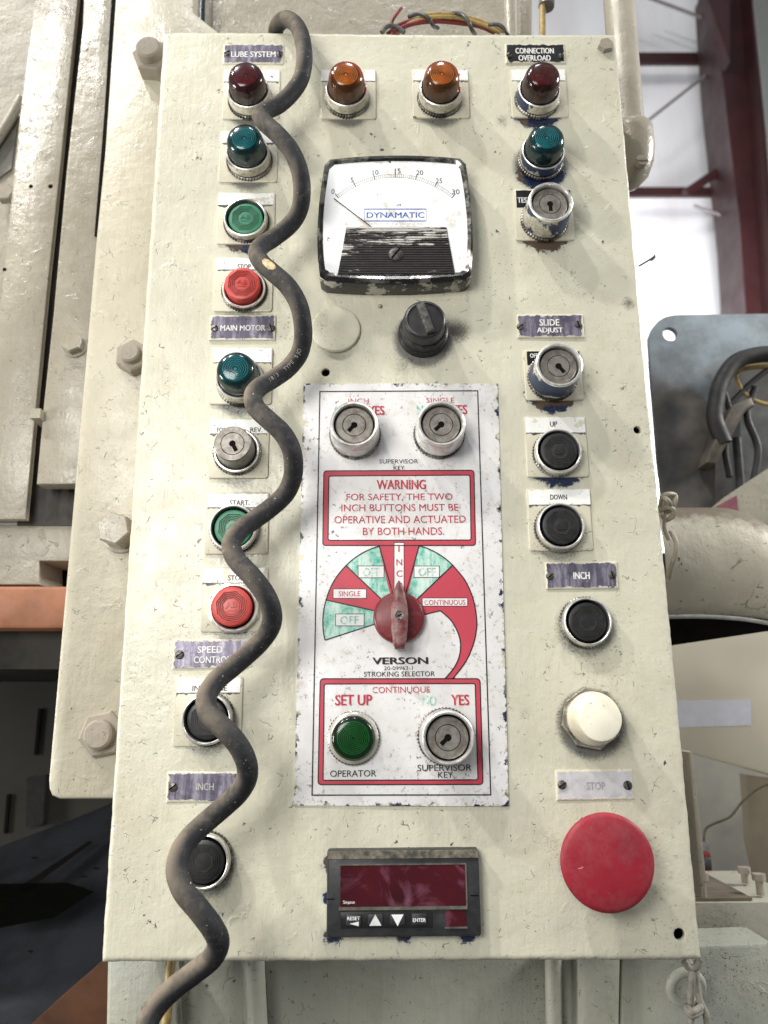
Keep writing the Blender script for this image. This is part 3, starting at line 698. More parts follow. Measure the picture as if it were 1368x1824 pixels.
legend(373, 746, 479, 852.5, (375, 748, 477, 773.5), [('FOR.', 386.5, 761.5, 404.5, 770), ('REV.', 445.7, 761.5, 467.6, 770)], mi=2, label='legend plate reading FOR. and REV.')
legend(366, 877, 478.7, 987.4, (371, 880, 477, 904.5), [('START.', 409, 891, 444.7, 900)], mi=0, label='legend plate reading START. behind the cord')
legend(359, 1010, 476.5, 1126, (362, 1012, 472, 1038.5), [('STOP', 406, 1024.6, 434, 1034)], mi=1, label='legend plate reading STOP behind the cord')
legend(310.5, 1204.4, 432, 1329.4, (316, 1207, 429, 1234), [('INCREASE', 342.6, 1221, 404.5, 1230.7)], mi=1, label='legend plate reading INCREASE', lm=None)
legend(571.8, 125.5, 669.6, 213.7, (573, 127, 668, 147), mi=0, label='legend plate behind the amber light nearer the cord')
legend(734.4, 125, 835, 212, (736, 127, 833, 146), mi=2, label='legend plate behind the right amber light')
legend(909.4, 125, 1009.5, 211, (911, 126, 1006, 146), mi=1, label='legend plate behind the dark red pilot light')
legend(915.8, 338, 1020, 430, (919, 341, 1016, 372), [('TEST', 921.7, 351.7, 945, 361)], mi=0, label='black chipped legend plate beginning with TE', dark=False, ink=m_engr, bandcol=m_np_dark)
legend(933.5, 624, 1036, 714, (938, 627, 1032, 652), [('OFF', 944, 629.5, 958, 637)], mi=0, label='chipped dark legend plate behind the slide adjust key switch', dark=False, ink=m_engr, bandcol=m_np_dark)
legend(935.5, 742, 1045, 850.6, (935.5, 744, 1041, 772), [('UP', 979.4, 751, 992.5, 760)], mi=1, label='legend plate reading UP')
legend(939.6, 871, 1052.5, 981.7, (941, 872.5, 1050, 900), [('DOWN', 980, 881, 1010, 890)], mi=2, label='legend plate reading DOWN')

# ------------------------------------------------------------------ engraved name plates
def screw(mb_parent, px, py, Y, r=.0030, ang=35, m_=None):
    x, y_, z = P(px, py, Y-.0012); mb = MB(); a = RD(ang)
    mb.lathe([(r, -Y-.0004), (r, -Y+.0006), (r*.85, -Y+.0013), (r*.45, -Y+.0017), (0, -Y+.0018)], 24, 0, close=False)
    ca, sa = math.cos(a), math.sin(a); w_ = r*.13; L_ = r*.95
    mb.prism([(u*ca-v*sa, u*sa+v*ca) for u, v in ((-L_, -w_), (L_, -w_), (L_, w_), (-L_, w_))], Y-.00192, Y-.0012, 1)
    return link('screw', mb.mesh('screw', [m_ or m_screw, m_dark_gap]), mb_parent, (x, 0, z))
def nameplate(x0, y0, x1, y1, texts, m_, screws, label, mt=None, bold=.02):
    a, b, c, d = rect(x0, y0, x1, y1); Y = -.0014
    p = link('name_plate', edge_attr_plate(a, b, c, d, Y, .0005, .0007, m_, 'name_plate'), box, label=label)
    mb = MB()
    for t in texts: text(mb, t[0], *t[1:5], Y-.0002, bold)
    link('lettering', mb.mesh('lettering', mt or m_engr), p)
    for i, s in enumerate(screws): screw(p, s[0], s[1], Y, r=s[2] if len(s) > 2 else .0030, ang=35+70*i, m_=m_screw_d if i else m_screw)
nameplate(397.5, 80, 506, 115.5, [('LUBE SYSTEM', 411.6, 91.6, 491, 101.5)], m_np[0], [(404, 93), (498, 95.6)], 'violet grey engraved plate reading LUBE SYSTEM')
nameplate(900, 80, 1006.5, 114.5, [('CONNECTION', 918, 85.5, 986.5, 95.3), ('OVERLOAD', 923.5, 98.3, 981, 108)], m_np_dark, [(907, 97, .0026), (1000, 98, .0026)], 'black engraved plate reading CONNECTION OVERLOAD', bold=.035)
nameplate(373.5, 562.5, 491, 607, [('MAIN MOTOR', 392.6, 579, 472.7, 589)], m_np[1], [(381.7, 584), (482.5, 583.5, .0036)], 'rubbed engraved plate reading MAIN MOTOR')
nameplate(309, 1139, 443, 1191.5, [('SPEED', 352, 1151, 396.8, 1163), ('CONTROL', 345, 1169, 411, 1181)], m_np[2], [(319.4, 1166, .0034), (434, 1166)], 'engraved plate reading SPEED CONTROL, partly behind the cord')
nameplate(298, 1374, 434, 1429, [('INCH', 349.6, 1395, 380.8, 1407.7)], m_np[0], [(307.5, 1402, .0034), (425, 1402)], 'engraved plate reading INCH on the left, behind the cord', mt=simple('dull_engraving', (.52, .50, .48), .5))
nameplate(920.5, 561, 1039, 602.5, [('SLIDE', 960.8, 568.6, 996.3, 580), ('ADJUST', 956.3, 583.5, 1003, 595)], m_np[1], [(927, 581), (1030, 577)], 'engraved plate reading SLIDE ADJUST', bold=.03)
nameplate(971.5, 1001, 1100, 1049.5, [('INCH', 1021, 1019, 1050.7, 1031.5)], m_np[0], [(979.8, 1026), (1091, 1024)], 'engraved plate reading INCH on the right column', bold=.045)
nameplate(990, 1371, 1127.5, 1425, [('STOP', 1044.7, 1393, 1078, 1406.6)], m_np_white, [(1001.5, 1398, .0033), (1118.7, 1399, .0033)], 'bleached white plate with faint STOP', mt=m_engr_f, bold=.02)

# ------------------------------------------------------------------ big white selector plate
a, b, c, d = rect(532, 684, 896.5, 1436)
PY = -.0010
sel = link('selector_plate', None, box)
bpy.data.objects.remove(sel)
def quad_plate():
    mb = MB(); nx, nz = 110, 230; q = [np.array(XZ(*t)) for t in ((524, 1434.5), (906, 1436), (886.5, 684), (541, 684))]
    U, V = np.meshgrid(np.linspace(0, 1, nx+1), np.linspace(0, 1, nz+1))
    PT = ((1-U)*(1-V))[..., None]*q[0]+(U*(1-V))[..., None]*q[1]+(U*V)[..., None]*q[2]+((1-U)*V)[..., None]*q[3]
    rim_ = (U == 0) | (U == 1) | (V == 0) | (V == 1)
    Y = np.full(U.shape, PY); mb.v = [(float(p[0]), float(y), float(p[1])) for p, y in zip(PT.reshape(-1, 2), Y.ravel())]
    mb.f = [(j*(nx+1)+i, j*(nx+1)+i+1, (j+1)*(nx+1)+i+1, (j+1)*(nx+1)+i) for j in range(nz) for i in range(nx)]
    loop = [i for i in range(nx)]+[j*(nx+1)+nx for j in range(nz)]+[nz*(nx+1)+nx-i for i in range(nx)]+[(nz-j)*(nx+1) for j in range(nz)]
    o = len(mb.v); L = len(loop); mb.v += [(mb.v[k][0], .001, mb.v[k][2]) for k in loop]
    mb.f += [(loop[k], o+k, o+(k+1) % L, loop[(k+1) % L]) for k in range(L)]; mb.mi = [0]*len(mb.f)
    me = mb.mesh('selector_plate', m_plate)
    e_ = np.concatenate([np.clip(1-np.minimum(np.minimum(U, 1-U)*.16, np.minimum(V, 1-V)*.33)/.009, 0, 1).ravel(), np.ones(L)])
    at = me.attributes.new('edge', 'FLOAT', 'POINT'); at.data.foreach_set('value', e_.astype(np.float32)); return me
sel = link('selector_plate', quad_plate(), box, label='tall white plate printed with a red and green stroking selector dial and a warning')
def strip(mb, pts, wpx, Y, mi=0, closed=True):
    p = [np.array(XZ(*q)) for q in pts]; n = len(p); w_ = wpx/2300/2; vs = []
    P2 = np.array(p)
    if closed:
        A = inset(P2, w_); B = inset(P2, -w_)
    else:
        T = np.gradient(P2, axis=0); T /= np.linalg.norm(T, axis=1)[:, None]; Nn = np.stack([-T[:, 1], T[:, 0]], -1); A = P2+Nn*w_; B = P2-Nn*w_
    vs = [(x, Y, z) for x, z in A]+[(x, Y, z) for x, z in B]
    fs = [(i, n+i, n+(i+1) % n, (i+1) % n) for i in range(n if closed else n-1)]
    mb.add(vs, fs, mi)
def fill(mb, pts, Y, mi=0): mb.add([(lambda q: (q[0], Y, q[1]))(XZ(*t)) for t in pts], [tuple(range(len(pts)))], mi)
def rq(tl, tr, br, bl, r=6, n=4):
    """rounded quad in photo pixels"""
    c = [np.array(t, float) for t in (tl, tr, br, bl)]; out = []
    for i in range(4):
        a_, b_, d_ = c[i-1], c[i], c[(i+1) % 4]; u = (a_-b_)/np.linalg.norm(a_-b_); v = (d_-b_)/np.linalg.norm(d_-b_)
        for k in range(n+1):
            t = k/n; p0, p2 = b_+u*r, b_+v*r; out.append(tuple((1-t)**2*p0+2*t*(1-t)*b_+t*t*p2))
    return out
# colour fields (each 0.12 mm above the last)
y1_, y2_, y2b, y3_, y4_ = PY-.00006, PY-.00012, PY-.00017, PY-.00022, PY-.00028
ctr = (711, 1098)
def arcpts(p0, p1, n=8):
    c0 = np.array(XZ(*ctr)); A = np.array(XZ(*p0))-c0; B = np.array(XZ(*p1))-c0
    a0, a1 = math.atan2(A[1], A[0]), math.atan2(B[1], B[0]); 
    if a1 > a0: a1 -= 2*math.pi
    r0, r1 = np.linalg.norm(A), np.linalg.norm(B)
    return [c0+((r0+(r1-r0)*k/n))*np.array((math.cos(a0+(a1-a0)*k/n), math.sin(a0+(a1-a0)*k/n))) for k in range(n+1)]
def raw_fill(mb, pts, Y): mb.add([(p[0], Y, p[1]) for p in pts], [tuple(range(len(pts)))])
def raw_line(mb, pts, wpx, Y):
    P2 = np.array(pts); T = np.gradient(P2, axis=0); T /= np.linalg.norm(T, axis=1)[:, None]; Nn = np.stack([-T[:, 1], T[:, 0]], -1)*wpx/4600
    n = len(P2); mb.add([(x, Y, z) for x, z in P2+Nn]+[(x, Y, z) for x, z in P2-Nn], [(i, n+i, n+i+1, i+1) for i in range(n-1)])
rim_px = [(579, 1140.5), (581, 1069), (616.4, 1007.8), (675.6, 973.3), (746.4, 972.5), (806, 1007)]
green, redf, blk = MB(), MB(), MB()
c0 = np.array(XZ(*ctr)); LW = 2.1
def inner(p, f=.27): q = np.array(XZ(*p)); return c0+(q-c0)*f
for i, (a_, b_) in enumerate(zip(rim_px[:-1], rim_px[1:])):
    if i == 3: continue
    arc = arcpts(a_, b_); poly = arc+[inner(b_), inner(a_)]
    raw_fill(green if i in (0, 2, 4) else redf, poly, y1_)
    raw_line(blk, arc, LW, y3_)
for p_ in rim_px: raw_line(blk, [inner(p_), (inner(p_)+np.array(XZ(*p_)))/2, XZ(*p_)], LW, y3_)
# central red stem
fill(redf, [(673, 966), (748, 966), (731, 1040), (716, 1092), (704, 1092), (690, 1040)], y1_-.00003)
# the continuous horn
outer = [(806, 1007), (828, 1034), (842, 1066), (848.5, 1100), (848, 1124), (842, 1150), (829, 1179), (806, 1209.5)]
innr = [(754, 1095.5), (784, 1088), (802, 1104), (814, 1124), (820, 1146), (817.5, 1170), (808, 1190), (792, 1209.5)]
def crv(pts, n=4): return [tuple(q) for q in catmull(pts, n)]
oc, ic = crv(outer), innr[:1]+crv(innr[1:])
oc_m = [XZ(*q) for q in oc]; ic_m = [XZ(*q) for q in ic]
raw_fill(redf, oc_m+ic_m[::-1]+[tuple(inner((754, 1095.5), .3)), tuple(inner((806, 1007)))], y1_)
raw_line(blk, oc_m, LW, y3_); raw_line(blk, ic_m[1:], LW, y3_); raw_line(blk, ic_m[:2], LW, y3_)
# framed boxes
wo = rq((577, 839.5), (844, 838.3), (846.6, 972), (575, 972.2), 6); wi = rq((585.8, 848.6), (836.7, 847), (838.8, 962.4), (584.4, 963), 4)
bo = rq((570.6, 1209), (854.6, 1209), (860, 1397), (566.6, 1397.4), 7); bi = rq((577.7, 1218.4), (846, 1217.5), (851, 1388.8), (575.5, 1389.7), 4)
for O, I in ((wo, wi), (bo, bi)):
    n = len(O); vs = [(lambda q: (q[0], y2_, q[1]))(XZ(*t)) for t in O+I]; redf.add(vs, [(i, n+i, n+(i+1) % n, (i+1) % n) for i in range(n)])
    strip(blk, O, 1.9, y3_); strip(blk, I, 1.9, y3_)
strip(blk, [(570, 698.3), (850.5, 697), (873.7, 1415.5), (556, 1416)], 2.1, y3_)
link('green_field', green.mesh('green_field', m_ink_grn, smooth=False), sel); link('red_field', redf.mesh('red_field', m_ink_pink, smooth=False), sel)
wl = MB()
boxes = [(597.8, 1094, 648.6, 1115), (638, 1008.6, 684, 1029.4), (737.5, 1008.6, 782.5, 1029), (593.6, 1049.4, 652.5, 1066), (752, 1065.5, 832.5, 1080), (702, 967, 719.5, 1056)]
for x0, y0, x1, y1 in boxes:
    pts = [(x0, y0), (x1, y0), (x1, y1), (x0, y1)]; fill(wl, pts, y2b); strip(blk, pts, 1.1, y3_)
link('label_field', wl.mesh('label_field', enamel_print('white_label_ink', (.76, .74, .74), (.66, .60, .58), .1), smooth=False), sel)
link('black_outline', blk.mesh('black_outline', m_ink_blk, smooth=False), sel)
def words(t, m_):
    mb = MB(); text(mb, *t[:5], y4_, t[5]); link('lettering', mb.mesh('lettering', m_, smooth=False), sel)
for t in [('INCH', 620.5, 709.7, 656.7, 718.6, .0), ('SINGLE', 759.4, 708.3, 809.4, 717.2, .0), ('YES', 655, 723, 685, 739, .04), ('YES', 803, 721.4, 832.5, 737.5, .04),
          ('WARNING', 670.8, 854.7, 759, 871.4, .035), ('FOR SAFETY, THE TWO', 617, 879, 806, 892.6, .006), ('INCH BUTTONS MUST BE', 608, 897.8, 816.4, 910.3, .006),
          ('OPERATIVE AND ACTUATED', 595.5, 918.6, 829.7, 931.7, .006), ('BY BOTH HANDS.', 646.4, 939.4, 791, 952.8, .006), ('CONTINUOUS', 663.3, 1223, 765.6, 1234.3, .0),
          ('SET UP', 596.7, 1237.4, 663.3, 1256.4, .045), ('YES', 803.3, 1237.4, 836, 1256, .045), ('SINGLE', 603, 1053, 642, 1062, .01), ('CONTINUOUS', 756, 1068.5, 829, 1077.5, .01),
          ('I', 709.5, 972, 711.8, 983, .02), ('N', 706, 996, 716.5, 1007, .02), ('C', 706, 1016, 717, 1027.5, .02), ('H', 707, 1039, 716.5, 1050, .02)]:
    words(t, m_ink_red)
for t in [('SUPERVISOR', 675.5, 818, 745, 825.5, .005), ('KEY', 701, 829.7, 720.5, 836.7, .005), ('VERSON', 663, 1171, 763, 1183, .09), ('20-09963-1', 684, 1186.6, 735, 1193.6, .0),
          ('STROKING SELECTOR', 648.3, 1196, 774.7, 1205, .012), ('OPERATOR', 588, 1372, 670.4, 1383.6, .01), ('SUPERVISOR', 743.5, 1361.8, 840, 1373.4, .01), ('KEY', 780.3, 1375, 807, 1385.7, .01)]:
    words(t, m_ink_blk)
for t in [('NO', 596, 723, 624, 739, .03), ('NO', 742, 722, 768, 738, .03), ('NO', 751, 1239, 777, 1256.5, .04), ('OFF', 606, 1097.5, 639, 1111.5, .04), ('OFF', 646, 1011.5, 677, 1026.5, .04), ('OFF', 745, 1011.5, 776, 1026, .04)]:
    words(t, m_ink_grnt)

# red selector handle
x, z = base_of(711, 1098, .012)
mb = MB(); mb.lathe([(.0195, .0012), (.0196, .0050), (.0188, .0070), (.0170, .0080), (0, .0088)], 64, close=False)
kn = link('selector_knob', mb.mesh('dial_knob', m_maroon, 50), box, (x, 0, z), label='maroon pointer knob in the middle of the selector dial')
mb = MB(); out = [(0, .0265), (.0022, .0235), (.0040, .0180), (.0062, .008), (.0066, 0), (.0060, -.010), (.0046, -.0205), (.0036, -.0240), (-.0036, -.0240), (-.0046, -.0205), (-.0060, -.010), (-.0066, 0), (-.0062, .008), (-.0040, .0180), (-.0022, .0235)]
mb.prism(out, -.0205, -.0060, bev=.0022); link('pointer_handle', mb.mesh('pointer_handle', simple('dusty_maroon_handle', (.13, .013, .018), .45, 0, (.22, .13, .12), 160, bump=.3, lo=.38, hi=.62), 50), kn)
mb = MB(); mb.lathe([(.0032, .0195), (.0032, .0209), (.0030, .0209)], 24, 1, close=False); mb.lathe([(.0030, .0209), (.0022, .0207), (0, .0207)], 24, 0, close=False)
mb.prism([(-.0019, -.0006), (-.0010, -.0013), (.0019, .0006), (.0010, .0013)], -.02085, -.0200, 1); link('screw', mb.mesh('handle_screw', [m_screw, m_dark_gap]), kn)

# ------------------------------------------------------------------ dial meter
def bulge(corners, mids, n=10):
    """closed outline through four corners with bowed sides, corners softly rounded (photo pixels)"""
    out = []
    for i in range(4):
        a_, b_ = np.array(corners[i], float), np.array(corners[(i+1) % 4], float); m_ = np.array(mids[i], float); c_ = 2*m_-(a_+b_)/2
        for k in range(n+1):
            t = .035+.93*k/n; out.append(tuple((1-t)**2*a_+2*t*(1-t)*c_+t*t*b_))
    return out
MYF = -.020
mo = bulge([(579, 284), (829, 282), (839, 497), (570, 499)], [(702, 275.5), (842.5, 399), (702, 505), (565, 399)])
def toXZ(pts, Y): return [XZ(*q, Y) for q in pts]
mb = MB(); mb.prism(toXZ(mo, MYF), MYF+.0015, .0005, bev=.0022)
tm = NT('scuffed_meter_case'); cm = tm.mix(tm.step(tm.noise(45, 6, .75), .53, .56), (.045, .043, .04), (.42, .40, .33)); cm = tm.mix(tm.step(tm.noise(45, 6, .75, off=6), .60, .61), cm, NAVY)
m_case = tm.set(Base_Color=cm, Roughness=.35, Normal=tm.bump(tm.noise(120, 5, .7), .4, .0006))
meter = link('panel_meter', mb.mesh('meter_case', m_case, 40), box, label='bow sided dial meter reading 0 to 30 with its needle at zero')
DEV.append((*XZ(702, 500), .001, .3, 0)); 
mi_ = bulge([(583, 288), (824, 287), (833, 489), (576, 490)], [(702, 281.5), (838.5, 397), (702, 497), (570, 397)])
mf = bulge([(588, 294), (818, 293), (828, 484), (580, 485)], [(702, 287), (832, 397), (702, 490), (575.5, 397)])
def ringmesh(A, B, YA, YB, mb, mi=0):
    n = len(A); mb.add([(x, YA, z) for x, z in A]+[(x, YB, z) for x, z in B], [(i, n+i, n+(i+1) % n, (i+1) % n) for i in range(n)], mi)
m_bez = simple('clear_scuffed_bezel', (.30, .29, .27), .22, .8, (.05, .048, .045), 60, lo=.42, hi=.50)
mb = MB(); o_ = toXZ(mo, MYF); i1 = toXZ(mi_, MYF-.0018); i2 = toXZ(mf, MYF-.0002)
ringmesh([tuple(q) for q in inset(np.array(o_)[::-1], .0004)][::-1], i1, MYF+.0005, MYF-.0018, mb); ringmesh(i1, i2, MYF-.0018, MYF-.0002, mb)
link('bezel', mb.mesh('bezel', m_bez, 50), meter)
YF = MYF-.0001
tf = NT('meter_face_white'); cf = tf.mix(tf.mul(tf.step(tf.noise(30, 6, .75, off=3), .56, .66), .55), (.90, .90, .91), (.42, .33, .22)); cf = tf.mix(tf.step(tf.noise(70, 6, .75, off=11), .665, .68), cf, (.10, .06, .04))
m_face = tf.set(Base_Color=cf, Roughness=.3)
mb = MB(); raw_fill(mb, toXZ(mf, YF), YF); link('dial_face', mb.mesh('dial_face', m_face, smooth=False), meter)
mb = MB(); CX, CY, RR = 704, 472.7, 158
def onarc(t, R, Y): 
    a_ = RD(-40+80*t); return XZ(CX+R*math.sin(a_), CY-R*math.cos(a_), Y)
def line(mb, p, q, w_, Y, mi=0):
    p, q = np.array(p), np.array(q); d_ = (q-p)/np.linalg.norm(q-p); n_ = np.array((-d_[1], d_[0]))*w_/2
    mb.add([(v[0], Y, v[1]) for v in (p+n_, p-n_, q-n_, q+n_)], [(0, 1, 2, 3)], mi)
Yp = YF-.00015
for k in range(61):
    t = k/60; big = k % 10 == 0
    line(mb, onarc(t, RR-1, Yp), onarc(t, RR+(8.5 if big else 4.5), Yp), .0007 if big else .00022, Yp)
for R in (RR-1, RR+4.5):
    for k in range(40): line(mb, onarc(k/40, R, Yp), onarc((k+1)/40, R, Yp), .00018, Yp)
for s_, x_, y_, w_ in (('0', 593, 341, 5.5), ('5', 627, 320.5, 5.5), ('10', 669, 307, 10.5), ('15', 708.5, 304.5, 10), ('20', 747.5, 307.5, 12.5), ('25', 782, 322, 11.5), ('30', 811.7, 341.5, 14)):
    text(mb, s_, x_-w_/2, y_-4.3, x_+w_/2, y_+4.3, Yp, .004)
text(mb, 'dl', 706, 363, 714, 367, Yp, .0)
link('scale', mb.mesh('scale', m_ink_blk, smooth=False), meter)
mb = MB(); text(mb, 'DYNAMATIC', 653, 378, 756, 387.8, Yp, .03)
pts = [XZ(*q, Yp) for q in ((649, 372.3), (759, 372.3), (759, 393.5), (649, 393.5))]
for k, w_ in zip(range(4), (.0009, .0003, .0009, .0003)): line(mb, pts[k], pts[(k+1) % 4], w_, Yp-.0001*(k % 2))
link('maker_lettering', mb.mesh('maker_lettering', m_ink_blue, smooth=False), meter)
mb = MB(); text(mb, 'EATON YALE & TOWNE INC.', 656, 396.3, 757, 400.6, Yp, 0); link('small_lettering', mb.mesh('small_lettering', m_ink_grey, smooth=False), meter)
mb = MB(); line(mb, XZ(594.7, 353.5, YF-.0008), XZ(664, 406, YF-.0008), .0009, YF-.0008); link('needle', mb.mesh('needle', simple('needle_black', (.02, .02, .02), .4), smooth=False), meter)
# black ribbed lower cover: each rib a part
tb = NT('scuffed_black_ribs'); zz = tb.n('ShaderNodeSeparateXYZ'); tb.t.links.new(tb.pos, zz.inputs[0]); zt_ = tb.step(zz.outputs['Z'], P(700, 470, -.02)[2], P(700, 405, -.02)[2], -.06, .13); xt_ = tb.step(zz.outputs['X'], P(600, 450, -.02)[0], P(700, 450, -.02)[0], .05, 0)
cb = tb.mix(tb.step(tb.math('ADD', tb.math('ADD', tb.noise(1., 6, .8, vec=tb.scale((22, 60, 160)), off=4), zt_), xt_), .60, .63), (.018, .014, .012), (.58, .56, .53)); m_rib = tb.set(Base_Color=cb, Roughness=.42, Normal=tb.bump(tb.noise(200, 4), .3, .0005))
NR = 20
for k in range(NR):
    t0, t1 = k/NR, (k+.72)/NR
    y0, y1 = 404+(488-404)*t0, 404+(488-404)*t1
    xl = 617-16*t0; xr = 795+16*t0
    mb = MB(); yy = YF-.0016; q = [XZ(xl, y1, yy), XZ(xr, y1, yy), XZ(xr, y0, yy), XZ(xl, y0, yy)]
    mb.prism(q, yy, YF+.0002, bev=.0004)
    link('rib', mb.mesh('rib', m_rib, smooth=False), meter)
mb = MB(); yy = YF-.0007; mb.prism([XZ(602, 489, yy), XZ(810.5, 489, yy), XZ(795, 404, yy), XZ(617, 404, yy)], yy, YF+.0003); link('rib_backing', mb.mesh('rib_backing', simple('black_backing', (.012, .011, .010), .5, 0, (.10, .09, .09), 200)), meter)
s_ = screw(meter, 705, 451.5, YF-.0016, r=.0058, ang=52, m_=m_screw_d)

# ------------------------------------------------------------------ digital meter
DY = -.0085
a, b, c, d = rect(582, 1513.5, 855, 1669, DY)
m_bpl = simple('charcoal_plastic', (.018, .019, .021), .42, 0, (.04, .04, .042), 60, bump=.15)
mb = MB(); o_ = rrect(a, b, c, d, .0018)
wa, wb, wc, wd = rect(606.3, 1541, 828.7, 1613.7, DY)
mb.prism(o_, DY, .0005, bev=.0009)
dm = link('digital_meter', mb.mesh('meter_housing', m_bpl), box, label='black digital meter with a dark red window and four keys')
DEV.append(((a+c)/2-.05, b+.004, .001, .8, 1.)); DEV.append(((a+c)/2, b+.004, .001, .8, 1.)); DEV.append(((a+c)/2+.045, b+.004, .001, .8, 1.)); DEV.append((a+.004, b+.03, .001, .7, 1.3)); DEV.append((a+.003, b+.052, .001, .5, 1.2))
mb = MB(); mb.box((a+.0006, DY-.0012, d-.0055), (c-.0006, DY+.0004, d-.0004)); link('top_lip', mb.mesh('top_lip', simple('dusty_plastic_lip', (.05, .047, .04), .6, 0, (.22, .19, .14), 180)), dm)
tw_ = NT('dark_red_window'); cwn = tw_.mix(tw_.step(tw_.noise(16, 3), .35, .7), (.030, .003, .006), (.085, .005, .012)); cwn = tw_.mix(tw_.mul(tw_.step(tw_.noise(34, 5, .6, dist=1.2, off=5), .50, .72), .6), cwn, (.26, .10, .16)); cwn = tw_.mix(tw_.step(tw_.noise(900, 3), .70, .74), cwn, (.16, .10, .08))  # pinkish patches are reflections painted into the window colour
m_win = tw_.set(Base_Color=cwn, Roughness=.12)
mb = MB(); mb.prism(rrect(wa, wb, wc, wd, .0010), DY-.0004, DY+.0002); link('display_window', mb.mesh('display_window', m_win), dm)
m_lip = simple('dusty_window_lip', (.13, .115, .09), .6, 0, (.05, .045, .04), 140)
mb = MB(); mb.box((wa-.001, DY-.0014, wb-.0022), (wc+.001, DY+.0002, wb-.0003)); mb.box((wa-.001, DY-.0008, wd+.0002), (wc+.001, DY+.0002, wd+.0010)); mb.box((wc+.0003, DY-.0010, wb-.0003), (wc+.0012, DY+.0002, wd+.0002)); link('window_lip', mb.mesh('window_lip', m_lip), dm)
r2 = rect(793.4, 1620, 830.8, 1650, DY); mb = MB(); mb.prism(rrect(*r2, .0008), DY-.0004, DY+.0002); link('small_window', mb.mesh('small_window', m_win), dm)
mb = MB(); mb.box((r2[0]-.0006, DY-.0010, r2[1]-.0012), (r2[2]+.0006, DY+.0002, r2[1]-.0002)); link('small_window_lip', mb.mesh('small_window_lip', m_lip), dm)
r3 = rect(605.8, 1623.4, 770.3, 1653, DY); mb = MB(); mb.prism(rrect(*r3, .0008), DY-.0006, DY+.0002, bev=.0003); link('keypad', mb.mesh('keypad', simple('keypad_black', (.012, .012, .013), .35)), dm)
m_prt = simple('white_key_print', (.85, .85, .84), .45)
for i, (x0, y0, x1, y1) in enumerate(((616.3, 1628.7, 643.4, 1649.7), (655.3, 1628.3, 682, 1649.3), (694.5, 1628, 721.6, 1649), (733.4, 1627.6, 760.5, 1648.6))):
    Yk = DY-.0022; r4 = rect(x0, y0, x1, y1, Yk); mb = MB(); mb.prism(rrect(*r4, .0015), Yk, DY-.0004, 0, bev=.0006); xm, zm = (r4[0]+r4[2])/2, (r4[1]+r4[3])/2; Yt = Yk-.00012
    def tri(pts): mb.add([(xm+u, Yt, zm+v) for u, v in pts], [tuple(range(len(pts)))], 1)
    if i == 0: text(mb, 'RESET', x0+2, y0+4, x1-2, y0+10.5, Yt, .04, 1); tri([(-.0028, -.0022), (.0036, -.0038), (.0036, -.0008)])
    elif i == 1: tri([(-.0042, -.0036), (.0042, -.0036), (0, .0036)])
    elif i == 2: tri([(0, -.0040), (.0042, .0034), (-.0042, .0034)])
    else: text(mb, 'ENTER', x0+2, y0+8, x1-2, y0+14.5, Yt, .04, 1)
    link('key', mb.mesh('key', [m_bpl, m_prt]), dm)
mb = MB(); text(mb, 'Simpson', 611, 1604, 632, 1611.6, DY-.0006, .02); link('lettering', mb.mesh('lettering', m_prt, smooth=False), dm)
mb = MB()
for q in (rect(581.8, 1600.5, 596, 1602.5, DY), rect(838, 1594, 852, 1596, DY)): mb.box((q[0], DY-.0003, q[1]), (q[2], DY+.0002, q[3]))
link('side_notch', mb.mesh('side_notch', m_dark_gap), dm)

def hexbolt(parent, px, py, Y, r, h, m_, washer=0, stud=0, rot=.3, name='bolt', tilt=None, **kw):
    """Y = plane the bolt stands on; px,py where its head centre shows"""
    x, y_, z = P(px, py, Y-h); mb = MB()
    if washer: mb.lathe([(washer, -.0005), (washer, .0022), (washer*.96, .0028), (r*.8, .0028)], 40, close=False)
    mb.lathe([(r, .0), (r, h-.0015), (r*.90, h), (0, h)], 6, close=False, rot=rot)
    if stud: mb.lathe([(stud, h-.001), (stud, h+stud*.7), (stud*.85, h+stud*.85), (0, h+stud*.88)], 32, close=False)
    o = link(name, mb.mesh(name, m_, 25), parent, **kw); o.location = (x, Y, z) if not parent else (x-parent.location.x, Y-parent.location.y, z-parent.location.z); return o
b_ = hexbolt(box, 1080, 77, 0, .0072, .0052, m_cream, rot=.2, label='painted hex bolt in the top right corner'); DEV.append((b_.location.x, b_.location.z, .007, .5, 0))
build_panel()

